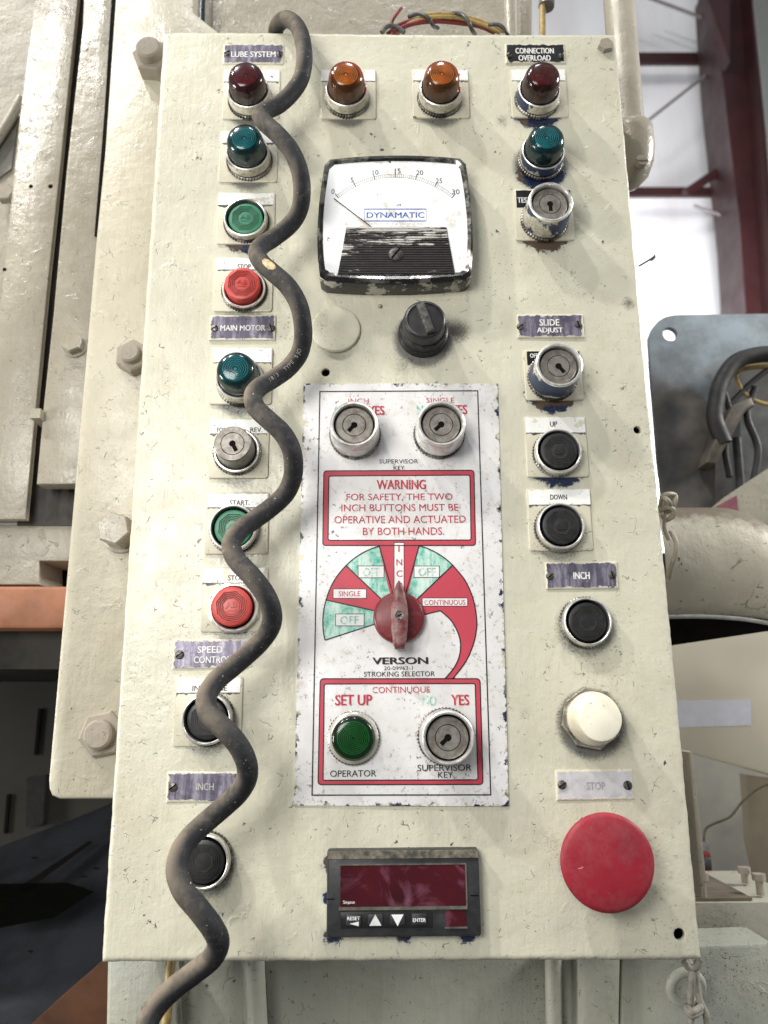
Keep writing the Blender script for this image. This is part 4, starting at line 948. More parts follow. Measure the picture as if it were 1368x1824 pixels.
# ------------------------------------------------------------------ coiled cord
cord = [(497, 84, -26), (491, 60, -16), (496, 43, 0), (510, 34, 12), (525, 42, 22), (536, 60, 30), (541, 84, 36), (542, 110, 38), (536, 140, 38), (520, 165, 38), (497, 186, 40), (474, 197, 46), (464, 207, 52), (474, 221, 58), (497, 242, 62),
 (520, 271, 62), (534, 306, 60), (538, 342, 54), (533, 374, 45), (517, 400, 39), (487, 424, 40), (467, 437, 46), (458, 451, 52), (467, 469, 58), (489, 488, 62), (512, 509, 63), (530, 538, 62), (538, 568, 58), (540, 600, 51), (533, 630, 43),
 (513, 656, 39), (485, 676, 41), (462, 690, 47), (451, 705, 52), (456, 726, 58), (477, 747, 62), (502, 770, 63), (518, 798, 61), (523, 828, 55), (520, 855, 47), (508, 880, 41), (484, 903, 39), (453, 926, 42), (426, 946, 48), (412, 971, 54), (422, 998, 60),
 (448, 1026, 64), (472, 1058, 64), (484, 1089, 59), (482, 1116, 51), (464, 1143, 44), (440, 1166, 42), (412, 1190, 44), (385, 1213, 49), (368, 1241, 55), (372, 1270, 61), (396, 1295, 65), (422, 1324, 66), (438, 1355, 63), (440, 1384, 56),
 (426, 1411, 49), (400, 1436, 46), (364, 1467, 48), (330, 1502, 54), (315, 1545, 61), (326, 1585, 66), (355, 1621, 69), (380, 1655, 67), (389, 1680, 60), (378, 1706, 50), (348, 1731, 44), (310, 1760, 40), (281, 1790, 40), (262, 1826, 44), (250, 1900, 50)]
path = np.array([P(x, y, -n/1000) for x, y, n in cord]); cs = catmull(path, 7)
CR = .00705
mb = MB(); mb.tube(cs, CR, 28)
cordo = link('coiled_cord', mb.mesh('coiled_cord', m_rubber, 60), None, label='thick dusty black coiled cord hanging in front of the control box', category='cable')
# printing on the jacket
def cord_text(txt, i0, step, size, side):
    mb = MB(); seg = np.r_[0, np.cumsum(np.linalg.norm(np.diff(cs, axis=0), axis=1))]; s = seg[i0]
    for ch in txt:
        if ch != ' ':
            p_ = np.array([np.interp(s, seg, cs[:, k]) for k in range(3)]); p2 = np.array([np.interp(s-.002, seg, cs[:, k]) for k in range(3)])
            T = p2-p_; T /= np.linalg.norm(T); tc = CAM-p_; tc -= T*(tc@T); tc /= np.linalg.norm(tc); B = np.cross(tc, T); B /= np.linalg.norm(B)
            nrm = math.cos(side)*tc+math.sin(side)*B; B2 = np.cross(nrm, T); B2 = B2 if B2[2]*0+1 else B2
            v, f = glyphs(ch, 0.); lo, hi = v.min(0), v.max(0); h_ = .7
            c_ = p_+nrm*(CR+.00012)
            # letters wrap round the jacket
            vs = []
            for q in v:
                a_ = (q[1]-.35)*size; u = (q[0]-(lo[0]+hi[0])/2)*size; th = a_/CR
                n2 = nrm*math.cos(th)+B2*math.sin(th); vs.append(p_+T*u+n2*(CR+.00012))
            mb.add(vs, f)
        s -= step
    return mb
tx = cord_text('18/3  TYPE SJO', 7*31+3, .0031, .0042, .15)
link('lettering', tx.mesh('cord_lettering', simple('faded_cord_print', (.34, .33, .30), .6), smooth=False), cordo)
# worn tan patch where the jacket is rubbed through
tpn = NT('rubbed_tan_rubber'); cpn = tpn.mix(tpn.step(tpn.noise(300, 5), .4, .6), (.42, .29, .13), (.62, .50, .30)); 
mtan = tpn.set(Base_Color=cpn, Roughness=.8, Normal=tpn.bump(tpn.noise(500, 5, .8), .8, .0008))
mb = MB(); i0 = 7*23+5; vs = []; R_ = random.Random(3)
T = cs[i0+2]-cs[i0-2]; T /= np.linalg.norm(T)
for rr_k in range(7):
    p_ = cs[i0]+T*(rr_k-3)*.0011; tc = CAM-p_; tc -= T*(tc@T); tc /= np.linalg.norm(tc); B = np.cross(T, tc); hw = .42*math.sqrt(max(.02, 1-((rr_k-3)/3.3)**2))+.08*R_.random()
    p0 = cs[i0]*(1) + (cs[i0+(rr_k-3)]-cs[i0])
    for q in range(7): th = -.45+hw*(q/3-1); vs.append(p0+(tc*math.cos(th)+B*math.sin(th))*(CR+.00015))
mb.add(vs, [(r_*7+q, r_*7+q+1, (r_+1)*7+q+1, (r_+1)*7+q) for r_ in range(6) for q in range(6)])
link('worn_patch', mb.mesh('worn_patch', mtan), cordo, label='tan patch rubbed through the jacket')

# ------------------------------------------------------------------ machine behind, left
def slab(name, pts, Y, th, m_, bev=.0, parent=None, **kw):
    mb = MB(); mb.prism([XZ(*q, Y) for q in pts], Y, Y+th, bev=bev); return link(name, mb.mesh(name, m_, 30), parent, **kw)
BY = .088
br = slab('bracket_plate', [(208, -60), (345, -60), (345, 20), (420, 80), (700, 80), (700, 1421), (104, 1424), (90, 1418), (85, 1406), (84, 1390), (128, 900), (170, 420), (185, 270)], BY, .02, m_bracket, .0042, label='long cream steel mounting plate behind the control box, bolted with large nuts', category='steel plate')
hexbolt(br, 268, 96, BY, .0195, .017, m_bolt, stud=.0125, rot=.9, label='topmost big nut')
hexbolt(br, 234, 632, BY, .0165, .013, m_bolt, washer=0, stud=.0095, rot=.5, label='second nut down, grey')
hexbolt(br, 201, 940, BY, .0150, .026, m_cream, washer=.0180, rot=.75, label='long square-looking bolt head')
hexbolt(br, 180, 1308, BY, .0200, .006, m_bolt, washer=0, stud=.0120, rot=.2, label='lowest nut')
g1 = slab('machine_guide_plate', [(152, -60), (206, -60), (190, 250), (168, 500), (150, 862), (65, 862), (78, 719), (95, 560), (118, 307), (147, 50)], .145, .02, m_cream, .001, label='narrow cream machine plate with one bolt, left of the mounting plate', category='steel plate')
slab('seam_gap', [(202, -60), (210, -60), (190, 230), (184, 300), (172, 420), (168, 420), (178, 300), (186, 200)], .142, .002, m_dark_gap, 0, parent=g1)
hexbolt(g1, 126, 607, .145, .0115, .012, m_cream, washer=.0135, rot=.4, label='domed cream bolt')
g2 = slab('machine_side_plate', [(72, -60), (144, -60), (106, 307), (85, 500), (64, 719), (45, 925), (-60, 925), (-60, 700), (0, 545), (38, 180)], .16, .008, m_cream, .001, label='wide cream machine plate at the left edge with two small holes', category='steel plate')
for q, r_ in (((55, 332), .0022), ((90, 332), .0026), ((8, 480), .002)):
    x, y_, z = P(*q, .16); mb = MB(); mb.lathe([(r_, -.0003), (r_, .0003), (0, .0003)], 16, close=False); link('screw_hole', mb.mesh('screw_hole', m_dark_gap), g2, (x, .16, z))
mb = MB(); x, y_, z = P(65, 738, .138); mb.box((x-.005, .135, z-.005), (x+.005, .165, z+.005)); link('gib_key', mb.mesh('gib_key', m_cream), None, label='small square steel key standing out of the dark slot', category='machine key')
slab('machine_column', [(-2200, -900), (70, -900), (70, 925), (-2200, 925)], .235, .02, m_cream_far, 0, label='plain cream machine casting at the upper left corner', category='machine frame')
mb = MB(); pth = catmull([P(x, y, .225) for x, y in ((-30, 285), (10, 225), (38, 175))], 6); mb.tube(pth, .006, 12); link('curved_rib', mb.mesh('curved_rib', m_cream_far), None, label='pale curved casting rib at the left edge', category='casting rib')
slab('dark_casting_recess', [(-40, 280), (8, 238), (33, 205), (20, 300), (-40, 345)], .232, .004, simple('shaded_olive_grey', (.16, .155, .13), .6), 0, label='olive grey recess below the curved rib', category='recess')
hexbolt(None, 6, 340, .225, .012, .010, m_bolt, rot=.1, label='rounded bolt at the left edge beside the curved rib', category='bolt')
slab('slot_backing', [(120, -80), (240, -80), (200, 936), (30, 936), (80, 400)], .178, .004, simple('dark_slot_shade', (.008, .006, .004), .55, 0, (.030, .020, .010), 30), 0, label='backing darkened for the shade in the vertical slot', category='machine slot')  # coloured near black so the lit backing reads as a shaded gap
slab('press_bed_beam', [(-2200, 934), (150, 934), (150, 999), (70, 999), (70, 1041), (-2200, 1041)], .18, .5, m_cream_far, .001, label='cream horizontal beam with a square notch above the orange beam', category='beam')
slab('notch_backing', [(62, 996), (150, 996), (150, 1046), (62, 1046)], .24, .01, m_dark_gap, 0, label='black notch below the cream beam', category='machine slot')
m_or = simple('orange_enamel', (.36, .145, .072), .6, 0, (.25, .10, .05), 25, bump=.2)
slab('orange_beam', [(-2200, 1042), (160, 1044), (160, 1120), (-2200, 1120)], .172, .55, m_or, .004, label='orange painted beam running behind the mounting plate', category='beam')
m_shadow = simple('shaded_greasy_steel', (.035, .032, .026), .5, 0, (.006, .005, .005), 12, bump=.3)  # grease, plus the shade under the beam put into the colour
slab('greasy_underside', [(-2200, 1121), (160, 1121), (160, 1192), (-2200, 1192)], .20, .6, m_shadow, 0, label='greasy shaded ledge under the orange beam', category='ledge')
m_dkgrey = simple('shaded_grey_paint', (.042, .041, .034), .7, 0, (.035, .035, .03), 6)  # colour darkened to stand for the low light inside the press
m_dkblue = simple('shaded_blue_grey_paint', (.028, .030, .036), .8, 0, (.013, .014, .016), 8)  # interior shade mixed into the table colour
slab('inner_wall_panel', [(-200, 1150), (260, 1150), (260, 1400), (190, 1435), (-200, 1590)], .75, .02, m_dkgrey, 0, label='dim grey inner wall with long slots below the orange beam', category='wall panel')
for q in ([(68, 1262), (74, 1262), (66, 1345), (60, 1345)], [(12, 1415), (18, 1415), (12, 1485), (6, 1485)]):
    slab('wall_slot', q, .745, .004, m_dark_gap, label=None, parent=bpy.data.objects['inner_wall_panel'])
slab('inner_post', [(48, 1385), (82, 1380), (76, 1468), (46, 1474)], .73, .02, simple('brown_grey', (.014, .012, .010), .9), 0, label='short brown grey block against the inner wall', category='block')
# sloping dark bolster surface seen below
mb = MB(); q = [P(-260, 1600, .76), P(260, 1405, .76), P(260, 1900, .22), P(-260, 1960, .22)]; mb.add(q, [(0, 3, 2, 1)])
q2 = [(p_[0], p_[1], p_[2]-.03) for p_ in q]; mb.add(q2, [(0, 1, 2, 3)]); mb.add(q+q2, [(0, 1, 5, 4), (1, 2, 6, 5), (2, 3, 7, 6), (3, 0, 4, 7)])
for m__ in (m_dkblue, m_dkgrey, m_shadow): m__.node_tree.nodes['Principled BSDF'].inputs['Specular IOR Level'].default_value = .12
bol = link('bolster_table', mb.mesh('bolster_table', m_dkblue), None, label='shaded blue grey sloping press table at lower left', category='press table')
def on_bol(px, py, lift=.003):
    A, B, D = [np.array(t) for t in (q[0], q[1], q[3])]; n_ = np.cross(B-A, D-A); n_ /= np.linalg.norm(n_); n_ = n_ if n_[2] > 0 else -n_
    d_ = FW+(px-PW/2)/F_PX*RG-(py-PH/2)/F_PX*UP; t = ((A+n_*lift-CAM)@n_)/(d_@n_); return CAM+t*d_
def patch(name, pts, m_, lift=.003, **kw):
    mb = MB(); a_ = [on_bol(*t, min(lift, .0012)) for t in pts]; b_ = [on_bol(*t, .0) for t in pts]; n = len(a_)
    mb.add(a_+b_, [tuple(range(n))]+[(i, n+i, n+(i+1) % n, (i+1) % n) for i in range(n)]); return link(name, mb.mesh(name, m_, smooth=False), bol, **kw)
m_pan = simple('shaded_pan_black', (.003, .003, .002), .9); m_pan.node_tree.nodes['Principled BSDF'].inputs['Specular IOR Level'].default_value = .02  # the shade over the pan is put into its colour
m_dark_gap.node_tree.nodes['Principled BSDF'].inputs['Specular IOR Level'].default_value = .05
patch('groove', [(30, 1582), (158, 1498), (166, 1500), (44, 1590)], m_dark_gap); patch('oil_pan', [(-40, 1575), (120, 1572), (168, 1588), (95, 1635), (-40, 1660)], m_pan, .0015); patch('table_hole', [(48, 1694), (55, 1692), (61, 1695), (55, 1698)], m_dark_gap)
for cx_, cy_ in ((62, 1528), (150, 1561), (172, 1547)):
    patch('table_hole', [(cx_+7*math.cos(t), cy_+2*math.sin(t)) for t in np.linspace(0, 5.6, 8)], m_dark_gap)
slab('rust_brown_post', [(50, 1830), (110, 1778), (200, 1698), (200, 1900), (-20, 1900)], .20, .08, simple('rust_brown_enamel', (.085, .030, .010), .5, 0, (.05, .02, .008), 20), 0, label='rust brown painted leg at bottom left beneath the box', category='machine leg')

# ------------------------------------------------------------------ machine below the box
lw = slab('column_casting', [(190, 1690), (300, 1690), (312, 1900), (186, 1900)], .10, .05, m_grubby, .004, label='grubby cream casting edge under the left end of the box', category='machine column')
lw2 = slab('column_casting', [(312, 1690), (436, 1690), (440, 1900), (300, 1900)], .13, .05, m_grubby, .002, label='grimy flaking casting face between the cord and the pipe', category='machine column')
slab('cover_plate', [(470, 1690), (1022, 1690), (1022, 1900), (480, 1900)], .14, .05, m_grubby, .003, label='broad grey cream cover plate below the digital meter', category='cover plate')
slab('column_casting', [(1028, 1690), (1110, 1690), (1106, 1900), (1028, 1900)], .125, .05, m_grubby, .008, label='weld-edged grubby strip right of the vertical seam', category='machine column')
slab('cover_plate', [(1108, 1690), (1375, 1680), (1420, 1900), (1104, 1900)], .13, .05, m_grubby, .003, label='grey cream cover plate below the shelf at bottom right', category='cover plate')
mb = MB(); mb.tube(catmull([P(452, 1690, .12), P(455, 1760, .12), P(462, 1900, .12)], 6), .0085, 20); link('conduit', mb.mesh('low_conduit', m_grubby), None, label='pale vertical conduit below the box, right of the cord', category='pipe')
mb = MB(); mb.tube(catmull([P(985, 1690, .133), P(988, 1900, .133)], 4), .007, 16); link('conduit', mb.mesh('low_conduit2', m_grubby), None, label='half-round pipe beside the dark vertical seam', category='pipe')
slab('machine_gap', [(200, 1690), (1400, 1690), (1450, 1950), (194, 1950)], .19, .01, m_dark_gap, 0, label='dark gap behind the plates under the box', category='machine slot')
m_ycab = simple('dirty_yellow_cable', (.42, .30, .10), .5, 0, (.22, .15, .06), 90)
mb = MB(); mb.tube(catmull([P(308, 1700, .10), P(302, 1740, .09), P(300, 1790, .09), P(290, 1860, .09)], 6), .0035, 12); link('yellow_cable', mb.mesh('yellow_low', m_ycab), None, label='thin dirty yellow cable behind the cord under the box', category='cable')
# looped grey wire at lower right
m_wire = simple('grey_rope_wire', (.20, .185, .15), .6, 0, (.33, .31, .27), 150)
def loopwire(name, pts, r, **kw):
    mb = MB(); mb.tube(catmull([P(*q) for q in pts], 7), r, 12); return link(name, mb.mesh(name, m_wire, 60), None, **kw)
kw = thing('knotted_cord', 'grey cord tied in a knot hanging from the box corner at lower right', 'cord')
for pts in ([(1218, 1712, .03), (1228, 1724, .03), (1240, 1722, .03), (1246, 1708, .03)], [(1226, 1712, .05), (1232, 1730, .03), (1230, 1790, .035), (1232, 1850, .04)], [(1242, 1712, .045), (1240, 1745, .04), (1246, 1780, .04), (1258, 1810, .04), (1262, 1850, .04)],
            [(1222, 1794, .035), (1232, 1802, .026), (1246, 1796, .035), (1246, 1790, .046), (1228, 1790, .046), (1222, 1797, .035), (1234, 1808, .027), (1247, 1801, .036)]):
    mb = MB(); mb.tube(catmull([P(*q) for q in pts], 7), .0026, 12); link('strand', mb.mesh('strand', m_wire, 60), kw)
mb = MB(); ring = [P(1222, 1759, .11)+np.array((.0125*math.cos(t), -.004*math.sin(t), .0125*math.sin(t))) for t in np.linspace(0, 2*math.pi, 33)]; mb.tube(ring, .0042, 12); link('lifting_ring', mb.mesh('lifting_ring', m_grubby), None, label='painted steel ring behind the knotted cord', category='ring')

# ------------------------------------------------------------------ top: column, pipes, wires
slab('machine_upright', [(372, -80), (908, -80), (908, 120), (372, 120)], .16, .04, m_cream, 0, label='cream machine upright behind the top edge of the box', category='machine frame')
slab('upright_gap', [(330, -80), (400, -80), (400, 120), (330, 120)], .20, .01, simple('olive_grey_gap', (.20, .19, .15), .6), 0, label='olive grey strip left of the upright', category='machine frame')
mb = MB(); mb.tube([P(x, y, .15) for x, y in ((362, -60), (360, 10), (358, 80))], .0035, 12); link('navy_cable', mb.mesh('navy_cable', simple('navy_rubber', (.012, .016, .035), .35)), None, label='thin navy cable above the box, left of the coiled cord', category='cable')
mb = MB(); mb.tube([P(x, y, .12) for x, y in ((905, -60), (908, 20), (910, 90))], .0060, 16); link('conduit', mb.mesh('top_conduit', m_cream), None, label='thin cream pipe above the box right of the wire bundle', category='pipe')
slab('conduit_strap', [(926, -60), (948, -60), (948, 90), (926, 90)], .14, .02, m_cream, .002, label='cream strip between the thin pipe and the yellow cable', category='steel strip')
mb = MB(); mb.tube([P(x, y, .10) for x, y in ((967, 0), (966, 30), (966, 80))], .0036, 14); yc = link('yellow_cable', mb.mesh('yellow_top', m_ycab), None, label='yellow cable entering the box top under a grey gland', category='cable')
mb = MB(); mb.tube([P(x, y, .10) for x, y in ((976, -40), (974, 4), (973, 12))], .0085, 20); link('cable_gland', mb.mesh('cable_gland', simple('grey_gland_metal', (.24, .24, .22), .35, .6)), yc)
wb = thing('wire_bundle', 'bundle of red, yellow and black wires arching over the top edge of the box', 'wire bundle')
m_rw = simple('dark_red_wire', (.22, .02, .03), .4, 0, (.13, .03, .03), 120); m_kw = simple('black_wire', (.02, .02, .022), .4, 0, (.10, .095, .09), 120)
wires = [([(690, 60, .03), (712, 44, .03), (745, 35, .03), (790, 34, .035), (840, 42, .04), (885, 56, .05)], .0020, m_rw), ([(700, 62, .035), (725, 45, .03), (760, 27, .03), (800, 26, .03), (850, 36, .04), (898, 56, .05)], .0021, m_ycab),
         ([(705, 62, .03), (735, 40, .026), (770, 31, .026), (815, 32, .03), (860, 44, .04), (890, 58, .05)], .0020, m_ycab), ([(698, 60, .025), (730, 44, .025), (780, 38, .03), (850, 46, .04), (880, 58, .05)], .0021, m_rw),
         ([(680, 58, .02), (690, 47, .02), (706, 48, .02), (720, 58, .02)], .0022, m_kw), ([(728, 30, .03), (748, 24, .022), (764, 34, .02), (772, 46, .03), (780, 50, .045)], .0020, m_kw),
         ([(806, 24, .035), (822, 26, .024), (834, 38, .022), (840, 52, .03), (846, 60, .04)], .0020, m_kw), ([(706, 62, .03), (698, 40, .028), (712, 18, .026), (715, 15, .026)], .0016, m_rw), ([(870, 44, .03), (888, 44, .028), (900, 54, .03), (906, 66, .04)], .0018, m_kw)]
for pts, r_, m_ in wires:
    mb = MB(); mb.tube(catmull([P(*q) for q in pts], 6), r_, 10); link('wire', mb.mesh('wire', m_, 60), wb)
# tall conduit with elbow at upper right
co = thing('conduit', 'cream vertical conduit with a rounded elbow fitting, behind the top right corner', 'pipe', tuple(P(1130, 260, .08)))
def addto(name, mb, m_, par, **kw):
    me = mb.mesh(name, m_, 40); o = link(name, me, par, **kw); o.location = -par.location; return o
mb = MB(); mb.tube([P(1096, -80, .08), P(1121, 245, .08)], .0158, 32); addto('pipe', mb, m_cream_far, co)
mb = MB(); mb.tube([P(x, y, .08) for x, y in ((1124, 228), (1125, 236), (1127, 246), (1127, 262), (1127, 285), (1124, 305), (1116, 322), (1104, 335))], [.0185, .021, .0205, .0215, .0205, .018, .013, .006], 32); addto('elbow', mb, m_cream_far, co)
x, y_, z = P(1141, 290, .060); mb = MB(); mb.tube([(x, .062, z), (x+.0006, .056, z+.0006)], .0060, 24); mb.box((x-.0055, .0545, z-.0008), (x+.0055, .0570, z+.0008)); addto('cover_screw', mb, m_bolt, co)
mb = MB(); mb.tube(catmull([P(1138, 474, .02), P(1150, 467, .01), P(1158, 462, .0), P(1165, 457, -.002)], 5), [.0007]*16, 6)
mb.add([P(1158, 466, 0), P(1160, 460, 0), P(1167, 452, 0), P(1168, 459, 0.002), P(1163, 464, .001)], [(0, 1, 2, 3, 4)])
link('twisted_wire_end', mb.mesh('twisted_wire_end', simple('dark_wire_end', (.03, .025, .02), .5)), None, label='tiny dark wire end sticking out of the right edge of the box', category='wire')

# ------------------------------------------------------------------ hall behind, right
WY = 4.5
t = NT('ribbed_white_hall_cladding'); cw_ = t.mix(t.step(t.noise(1., 3, .5, vec=t.scale((5, 5, .8))), .35, .7), (.82, .82, .85), (.70, .68, .70)); m_hall = t.set(Base_Color=cw_, Roughness=.5)
wl_ = slab('hall_wall', [(860, -300), (1440, -300), (1440, 1100), (860, 1100)], WY, .05, m_hall); wl_['kind'] = 'structure'
m_mar = simple('maroon_steel_paint', (.040, .010, .011), .45, 0, (.022, .006, .007), 3)
slab('wall_girt', [(1100, 93), (1310, 93), (1310, 112), (1100, 112)], WY-.2, .03, m_mar, 0, label='upper maroon girt across the white hall wall', category='steel girt')
slab('wall_girt', [(1120, 333), (1330, 333), (1330, 348), (1120, 348)], WY-.2, .03, m_mar, 0, label='lower maroon girt across the white hall wall', category='steel girt')
hc = slab('hall_column', [(1272, -60), (1338, -60), (1352, 120), (1380, 400), (1395, 640), (1334, 640), (1318, 400), (1286, 130)], WY-.6, .35, m_mar, 0, label='tall maroon steel column at the right edge', category='steel column')
mb = MB(); mb.prism([XZ(*q, WY-.75) for q in ((1334, -60), (1352, -60), (1420, 640), (1385, 640))], WY-.75, WY-.58); link('flange', mb.mesh('flange', m_mar), hc)
mb = MB(); mb.prism([XZ(*q, WY-1.2) for q in ((1338, -60), (1440, -60), (1440, 640), (1398, 640), (1368, 240))], WY-1.2, WY-1.18); link('door_panel', mb.mesh('door_panel', simple('grey_green_panel', (.16, .17, .16), .5)), None, label='grey green panel in the top right corner beyond the maroon column', category='wall panel')
mb = MB(); mb.prism([XZ(*q, WY-.7) for q in ((1240, -60), (1300, -60), (1300, 110), (1272, 30))], WY-.7, WY-.6); link('gusset', mb.mesh('gusset', m_mar), hc)
for a_, b_, r_, lb in (((1140, -10), (1300, 50), .012, 'thin dark brace rod at the top of the hall wall'), ((1140, 226), (1290, 108), .011, 'thin brace rod rising to the upper girt'), ((1220, 345), (1365, 248), .032, 'thick maroon brace rising from the lower girt'), ((1236, 366), (1330, 400), .010, 'faint brace rod below the lower girt')):
    mb = MB(); mb.tube([P(*a_, WY-.35), P(*b_, WY-.35)], r_, 10); link('brace_rod', mb.mesh('brace_rod', m_mar if r_ > .012 else simple('grey_rod', (.18, .15, .15), .5)), None, label=lb, category='brace rod')

# grey cast bracket with a hole
m_cast = NT('grey_cast_steel'); cc = m_cast.mix(m_cast.step(m_cast.noise(14, 5, .65), .38, .62), (.33, .39, .44), (.20, .22, .235))
sep = m_cast.n('ShaderNodeSeparateXYZ'); m_cast.t.links.new(m_cast.pos, sep.inputs[0])
dirt = m_cast.step(m_cast.math('ADD', sep.outputs['Z'], m_cast.mul(m_cast.noise(20, 5), .12)), P(1250, 640, .45)[2]+.06, P(1250, 720, .45)[2]+.06, 0, 1)
cc = m_cast.mix(m_cast.mul(dirt, .9), cc, m_cast.mix(m_cast.step(m_cast.noise(30, 5), .4, .65), (.12, .10, .08), (.05, .045, .04)))
m_casts = m_cast.set(Base_Color=cc, Roughness=.42, Metallic=.1, Normal=m_cast.bump(m_cast.noise(60, 5), .3, .001))
GY = .42
def ring_plate(name, outline, hole, hr, Y, th, m_, **kw):
    hx, hz = XZ(*hole, Y); o = [XZ(*q, Y) for q in outline]; n = len(o)
    # radial sampling of the outline so that the hole is a real opening
    pts = np.array(o); N_ = 72; outp = []
    for k in range(N_):
        a_ = 2*math.pi*k/N_; d_ = np.array((math.cos(a_), math.sin(a_))); best = 1e9
        for i in range(n):
            p_, q_ = pts[i]-(hx, hz), pts[(i+1) % n]-(hx, hz); e_ = q_-p_; det = d_[0]*(-e_[1])+e_[0]*d_[1]
            if abs(det) < 1e-12: continue
            t_ = (p_[0]*(-e_[1])+e_[0]*p_[1])/det; s_ = (d_[0]*p_[1]-d_[1]*p_[0])/det
            if t_ > 0 and -1e-6 <= s_ <= 1+1e-6: best = min(best, t_)
        outp.append((hx+d_[0]*best, hz+d_[1]*best))
    inn = [(hx+hr*math.cos(2*math.pi*k/N_), hz+hr*math.sin(2*math.pi*k/N_)) for k in range(N_)]
    mb = MB(); vs = [(x, Y, z) for x, z in outp]+[(x, Y, z) for x, z in inn]+[(x, Y+th, z) for x, z in outp]+[(x, Y+th, z) for x, z in inn]; fs = []
    for k in range(N_):
        j = (k+1) % N_; fs += [(k, N_+k, N_+j, j), (N_+k, 3*N_+k, 3*N_+j, N_+j), (k, j, 2*N_+j, 2*N_+k), (2*N_+k, 2*N_+j, 3*N_+j, 3*N_+k)]
    mb.add(vs, fs); return link(name, mb.mesh(name, m_, 35), None, **kw)
ring_plate('cast_bracket', [(1156, 600), (1162, 584), (1172, 572), (1186, 564), (1204, 561), (1420, 558), (1420, 640), (1330, 640), (1292, 680), (1275, 760), (1272, 1000), (1180, 1000), (1178, 885), (1168, 762), (1160, 667)], (1194, 595), .0105, GY, .010, m_casts, label='grey cast bracket with a round hole in its corner, right of the box', category='bracket')
slab('bracket_web', [(1270, 640), (1330, 640), (1420, 640), (1420, 1000), (1270, 1000)], GY+.12, .02, simple('black_inside', (.012, .011, .010), .5, 0, (.05, .045, .04), 20), 0, label='dark hollow inside the grey bracket', category='recess')
m_hose = simple('black_hose', (.010, .010, .011), .6, 0, (.03, .028, .025), 40)
mb = MB(); mb.tube(catmull([P(x, y, GY-.03) for x, y in ((1400, 630), (1350, 632), (1310, 645), (1285, 680), (1275, 720), (1274, 750), (1290, 790))], 6), .011, 16); link('hose', mb.mesh('hose', m_hose), None, label='black hose curving inside the grey bracket', category='hose')
for pts, r_, mm, lb in (([(1290, 700), (1300, 740), (1292, 800), (1300, 850)], .0045, m_hose, 'dark cable dropping behind the curved hose'), ([(1345, 690), (1330, 740), (1350, 800), (1340, 870)], .005, m_hose, 'loose black cable in the middle of the bracket opening'), ([(1305, 655), (1325, 700), (1368, 720), (1400, 700)], .003, m_ycab, 'thin tan cable sagging below the black hose'), ([(1310, 665), (1330, 655), (1400, 650)], .004, m_ycab, 'yellowish cable under the curved black hose'), ([(1300, 720), (1340, 680), (1380, 650)], .004, m_hose, 'thin dark cable crossing the bracket opening'), ([(1312, 780), (1318, 850), (1322, 900)], .006, m_hose, 'vertical dark hose below the lever')):
    mb = MB(); mb.tube(catmull([P(x, y, GY-.01) for x, y in pts], 6), r_, 10); link('cable', mb.mesh('cable', mm), None, label=lb, category='cable')
slab('lever_arm', [(1262, 806), (1258, 824), (1276, 826), (1330, 730), (1345, 722), (1338, 706), (1305, 722)], GY-.035, .03, simple('brown_grey_lever', (.12, .10, .08), .5, 0, (.06, .05, .04), 40), .003, label='brown grey lever slanting across the bracket opening', category='lever')
slab('inner_steel_post', [(1318, 745), (1340, 720), (1400, 720), (1400, 980), (1330, 980)], GY+.03, .03, simple('grey_steel_post', (.14, .145, .14), .4, .2, (.07, .07, .065), 20), 0, label='grey steel post deep inside the bracket', category='post')
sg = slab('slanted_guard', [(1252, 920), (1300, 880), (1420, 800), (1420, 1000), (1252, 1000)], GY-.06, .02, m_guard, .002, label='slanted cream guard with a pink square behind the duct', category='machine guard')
slab('pink_square', [(1276, 902), (1312, 882), (1318, 935), (1290, 935)], GY-.061, .0015, simple('pink_sticker', (.22, .065, .09), .5), 0, parent=sg)

# elbow duct
DUY = .20
mb = MB(); rings = []; NA = 40; prof = []
for k in range(26):
    t_ = k/25; px = 1150+t_*300
    top = 904 if px < 1275 else 904+((px-1275)/100)**2*54
    bot = 1098 if px < 1290 else 1098+((px-1290)/80)*6
    T_, B_ = P(px, top, DUY+.045), P(px, bot, DUY+.0); B_ = np.array((T_[0], B_[1], B_[2])); cz, rz = (T_[2]+B_[2])/2, (T_[2]-B_[2])/2
    prof.append([(T_[0], DUY+.0+rz*.8-rz*.8*math.sin(a_)*1.0, cz-rz*math.cos(a_)) for a_ in np.linspace(0, math.pi, NA)])
vs = [p_ for r_ in prof for p_ in r_]; mb.add(vs, [(i*NA+j, (i+1)*NA+j, (i+1)*NA+j+1, i*NA+j+1) for i in range(25) for j in range(NA-1)])
duct = link('elbow_duct', mb.mesh('elbow_duct', m_duct, 60), None, label='dusty cream round duct elbow with a dark open mouth, right of the box', category='duct')
mb = MB(); lp = [P(x, y, DUY+.012) for x, y in ((1190, 1099), (1240, 1098), (1290, 1100), (1340, 1105), (1420, 1120))]; mb.tube(catmull(lp, 6), .0022, 10); link('duct_lip', mb.mesh('duct_lip', simple('pale_lip', (.42, .42, .40), .5)), duct)
slab('duct_mouth', [(1180, 1100), (1290, 1100), (1420, 1112), (1420, 1118), (1368, 1124), (1180, 1152)], DUY+.03, .01, m_dark_gap, 0, parent=duct)
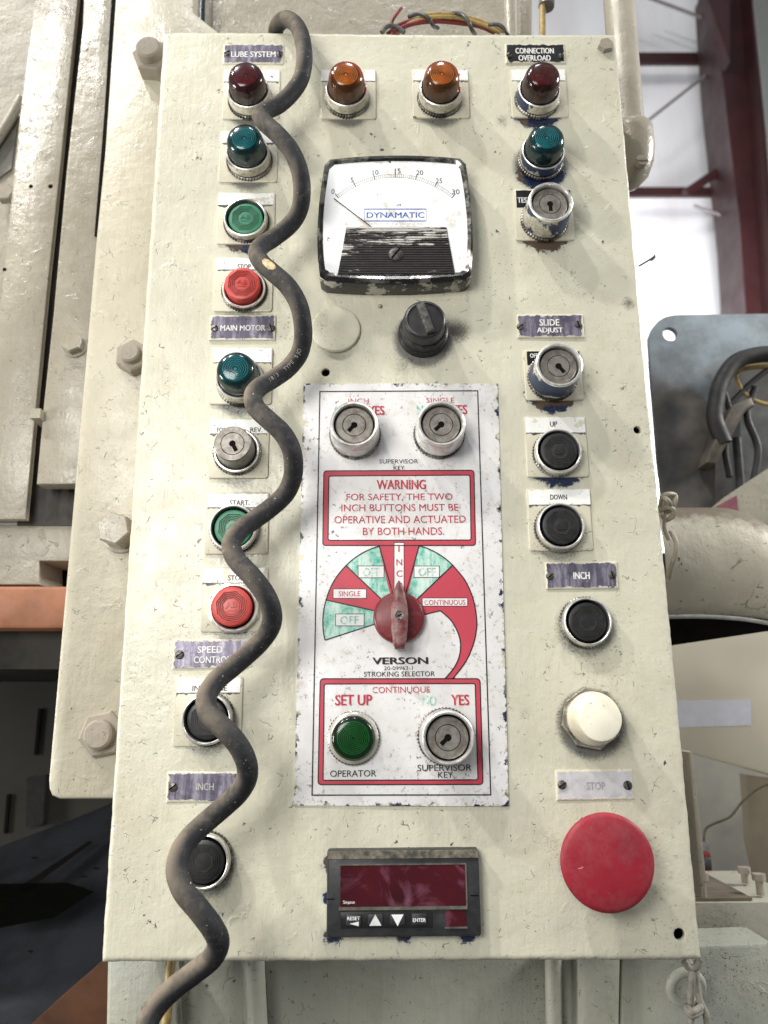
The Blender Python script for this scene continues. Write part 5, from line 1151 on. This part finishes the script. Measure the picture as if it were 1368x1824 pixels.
# glossy cream cabinet below
t = NT('glossy_cream_cabinet'); cg = t.mix(t.step(t.noise(5, 3), .4, .6), (.66, .60, .48), (.58, .53, .43)); m_gl = t.set(Base_Color=cg, Roughness=.16, Normal=t.bump(t.noise(4, 2), .1, .01))
cab = slab('glossy_cabinet', [(1170, 1149), (1200, 1147), (1420, 1114), (1420, 1392), (1210, 1335), (1170, 1325)], .34, .05, m_gl, .002, label='glossy cream cabinet side below the duct', category='cabinet')
slab('painted_reflection', [(1200, 1248), (1338, 1246), (1338, 1292), (1200, 1296)], .3395, .002, simple('pale_blue_white_reflection', (.66, .66, .72), .25, 0, (.58, .58, .64), 30), 0, parent=cab)  # pale slab added as a reflection on the cabinet side
slab('grey_recess_wall', [(1180, 1300), (1420, 1300), (1420, 1640), (1180, 1640)], .52, .02, simple('grey_beige_recess', (.33, .32, .28), .5, 0, (.25, .24, .21), 8), 0, label='grey beige recess wall below the glossy cabinet', category='wall panel')
slab('recess_side', [(1330, 1380), (1420, 1392), (1420, 1620), (1360, 1600), (1338, 1500)], .42, .02, simple('brown_beige_panel', (.26, .22, .15), .45, 0, (.20, .17, .12), 8), 0, label='brown beige side panel at the right edge under the cabinet', category='wall panel')
slab('box_hinge_strip', [(1226, 1340), (1234, 1338), (1258, 1560), (1250, 1600)], .05, .02, m_cream, .001, label='narrow cream strip along the right edge of the box', category='steel strip')
mb = MB(); mb.tube(catmull([P(x, y, .38) for x, y in ((1253, 1500), (1256, 1478), (1270, 1468), (1300, 1455), (1325, 1425), (1360, 1400), (1400, 1396))], 6), .0014, 8); link('thin_wire', mb.mesh('thin_wire', simple('brown_wire', (.22, .18, .12), .5)), None, label='thin brown wire looping down to the small red switch', category='wire')
rs = thing('limit_switch', 'small red and silver switch hanging at the end of the thin wire', 'switch', tuple(P(1258, 1560, .36)))
for nm, qs, mm in (('red_body', (1248, 1520, 1268, 1562), simple('red_switch', (.35, .03, .03), .4)), ('silver_cap', (1248, 1500, 1264, 1520), simple('silver_cap', (.5, .5, .48), .3, .8)), ('steel_block', (1255, 1528, 1268, 1550), simple('dark_block', (.12, .12, .12), .4, .6))):
    yy = {'red_body': .36, 'silver_cap': .365, 'steel_block': .352}[nm]; r_ = rect(*qs, yy); mb = MB(); mb.prism(rrect(r_[0], r_[1], r_[2], r_[3], .0015), yy, yy+.012, bev=.0008); addto(nm, mb, mm, rs)
# shelf with cap screws
Ytop = .20
mb = MB(); A_, B_ = P(1235, 1608, .20), P(1440, 1608, .20); zt = P(1300, 1608, .20)[2]; zb = P(1300, 1682, .20)[2]
mb.box((A_[0]-.02, .20, zb), (B_[0], .20+.14, zt)); sh = link('shelf_block', mb.mesh('shelf_block', paint('cream_shelf', (.52, .50, .41), (.42, .40, .33), rough=.45, k=.8)), None, label='cream steel ledge carrying tall cap screws at lower right', category='ledge')
mb = MB(); mb.box((A_[0]-.015, .205, zt+.0005), (P(1345, 1608, .2)[0], .33, zt+.003)); link('dusty_top', mb.mesh('dusty_top', simple('brown_dust', (.16, .13, .09), .8, 0, (.10, .08, .06), 60, bump=.5)), sh)
for px, pyt, pyb, Y_ in ((1249, 1557, 1600, .21), (1325, 1546, 1585, .27), (1351, 1558, 1598, .22)):
    T_ = P(px, pyt, Y_); mb = MB(); r0 = .0036; zz = zt+.002
    mb.tube([(T_[0], Y_, zz), (T_[0], Y_, T_[2]-.004)], r0, 14); mb.tube([(T_[0], Y_, T_[2]-.005), (T_[0], Y_, T_[2]+.001)], r0*1.75, 18)
    link('cap_screw', mb.mesh('cap_screw', m_bolt, 40), None, label={1249: 'cap screw standing right beside the box edge', 1325: 'cap screw farther back on the ledge', 1351: 'cap screw nearest the right edge of the picture'}[px], category='screw', group=None)
slab('ledge_joint', [(1230, 1682), (1420, 1682), (1420, 1700), (1230, 1704)], .215, .02, simple('brown_joint_tone', (.09, .075, .055), .7, 0, (.16, .14, .10), 60), 0, label='brown joint beneath the ledge', category='joint')  # mottled brown strip below the ledge
# wire knot beside the duct
kn2 = thing('wire_knot', 'beige wire tied in a knot between the box edge and the duct', 'wire', tuple(P(1190, 900, .03)))
for pts in ([(1176, 905, .05), (1180, 885, .03), (1190, 880, .025), (1202, 882, .03), (1203, 892, .03), (1196, 908, .035), (1184, 912, .04)], [(1178, 884, .03), (1188, 890, .022), (1194, 900, .03), (1186, 906, .05)], [(1176, 910, .04), (1188, 904, .03), (1199, 908, .03), (1198, 920, .035), (1186, 926, .04), (1180, 918, .045)], [(1187, 912, .04), (1184, 940, .035), (1192, 962, .035)], [(1193, 948, .04), (1203, 962, .035), (1204, 985, .035), (1196, 1010, .04), (1192, 1030, .05)]):
    mb = MB(); mb.tube(catmull([P(*q) for q in pts], 7), .0020, 10); addto('strand', mb, simple('beige_wire', (.38, .34, .26), .5, 0, (.28, .25, .19), 200), kn2)
# deep dark hall volume behind the press on the left
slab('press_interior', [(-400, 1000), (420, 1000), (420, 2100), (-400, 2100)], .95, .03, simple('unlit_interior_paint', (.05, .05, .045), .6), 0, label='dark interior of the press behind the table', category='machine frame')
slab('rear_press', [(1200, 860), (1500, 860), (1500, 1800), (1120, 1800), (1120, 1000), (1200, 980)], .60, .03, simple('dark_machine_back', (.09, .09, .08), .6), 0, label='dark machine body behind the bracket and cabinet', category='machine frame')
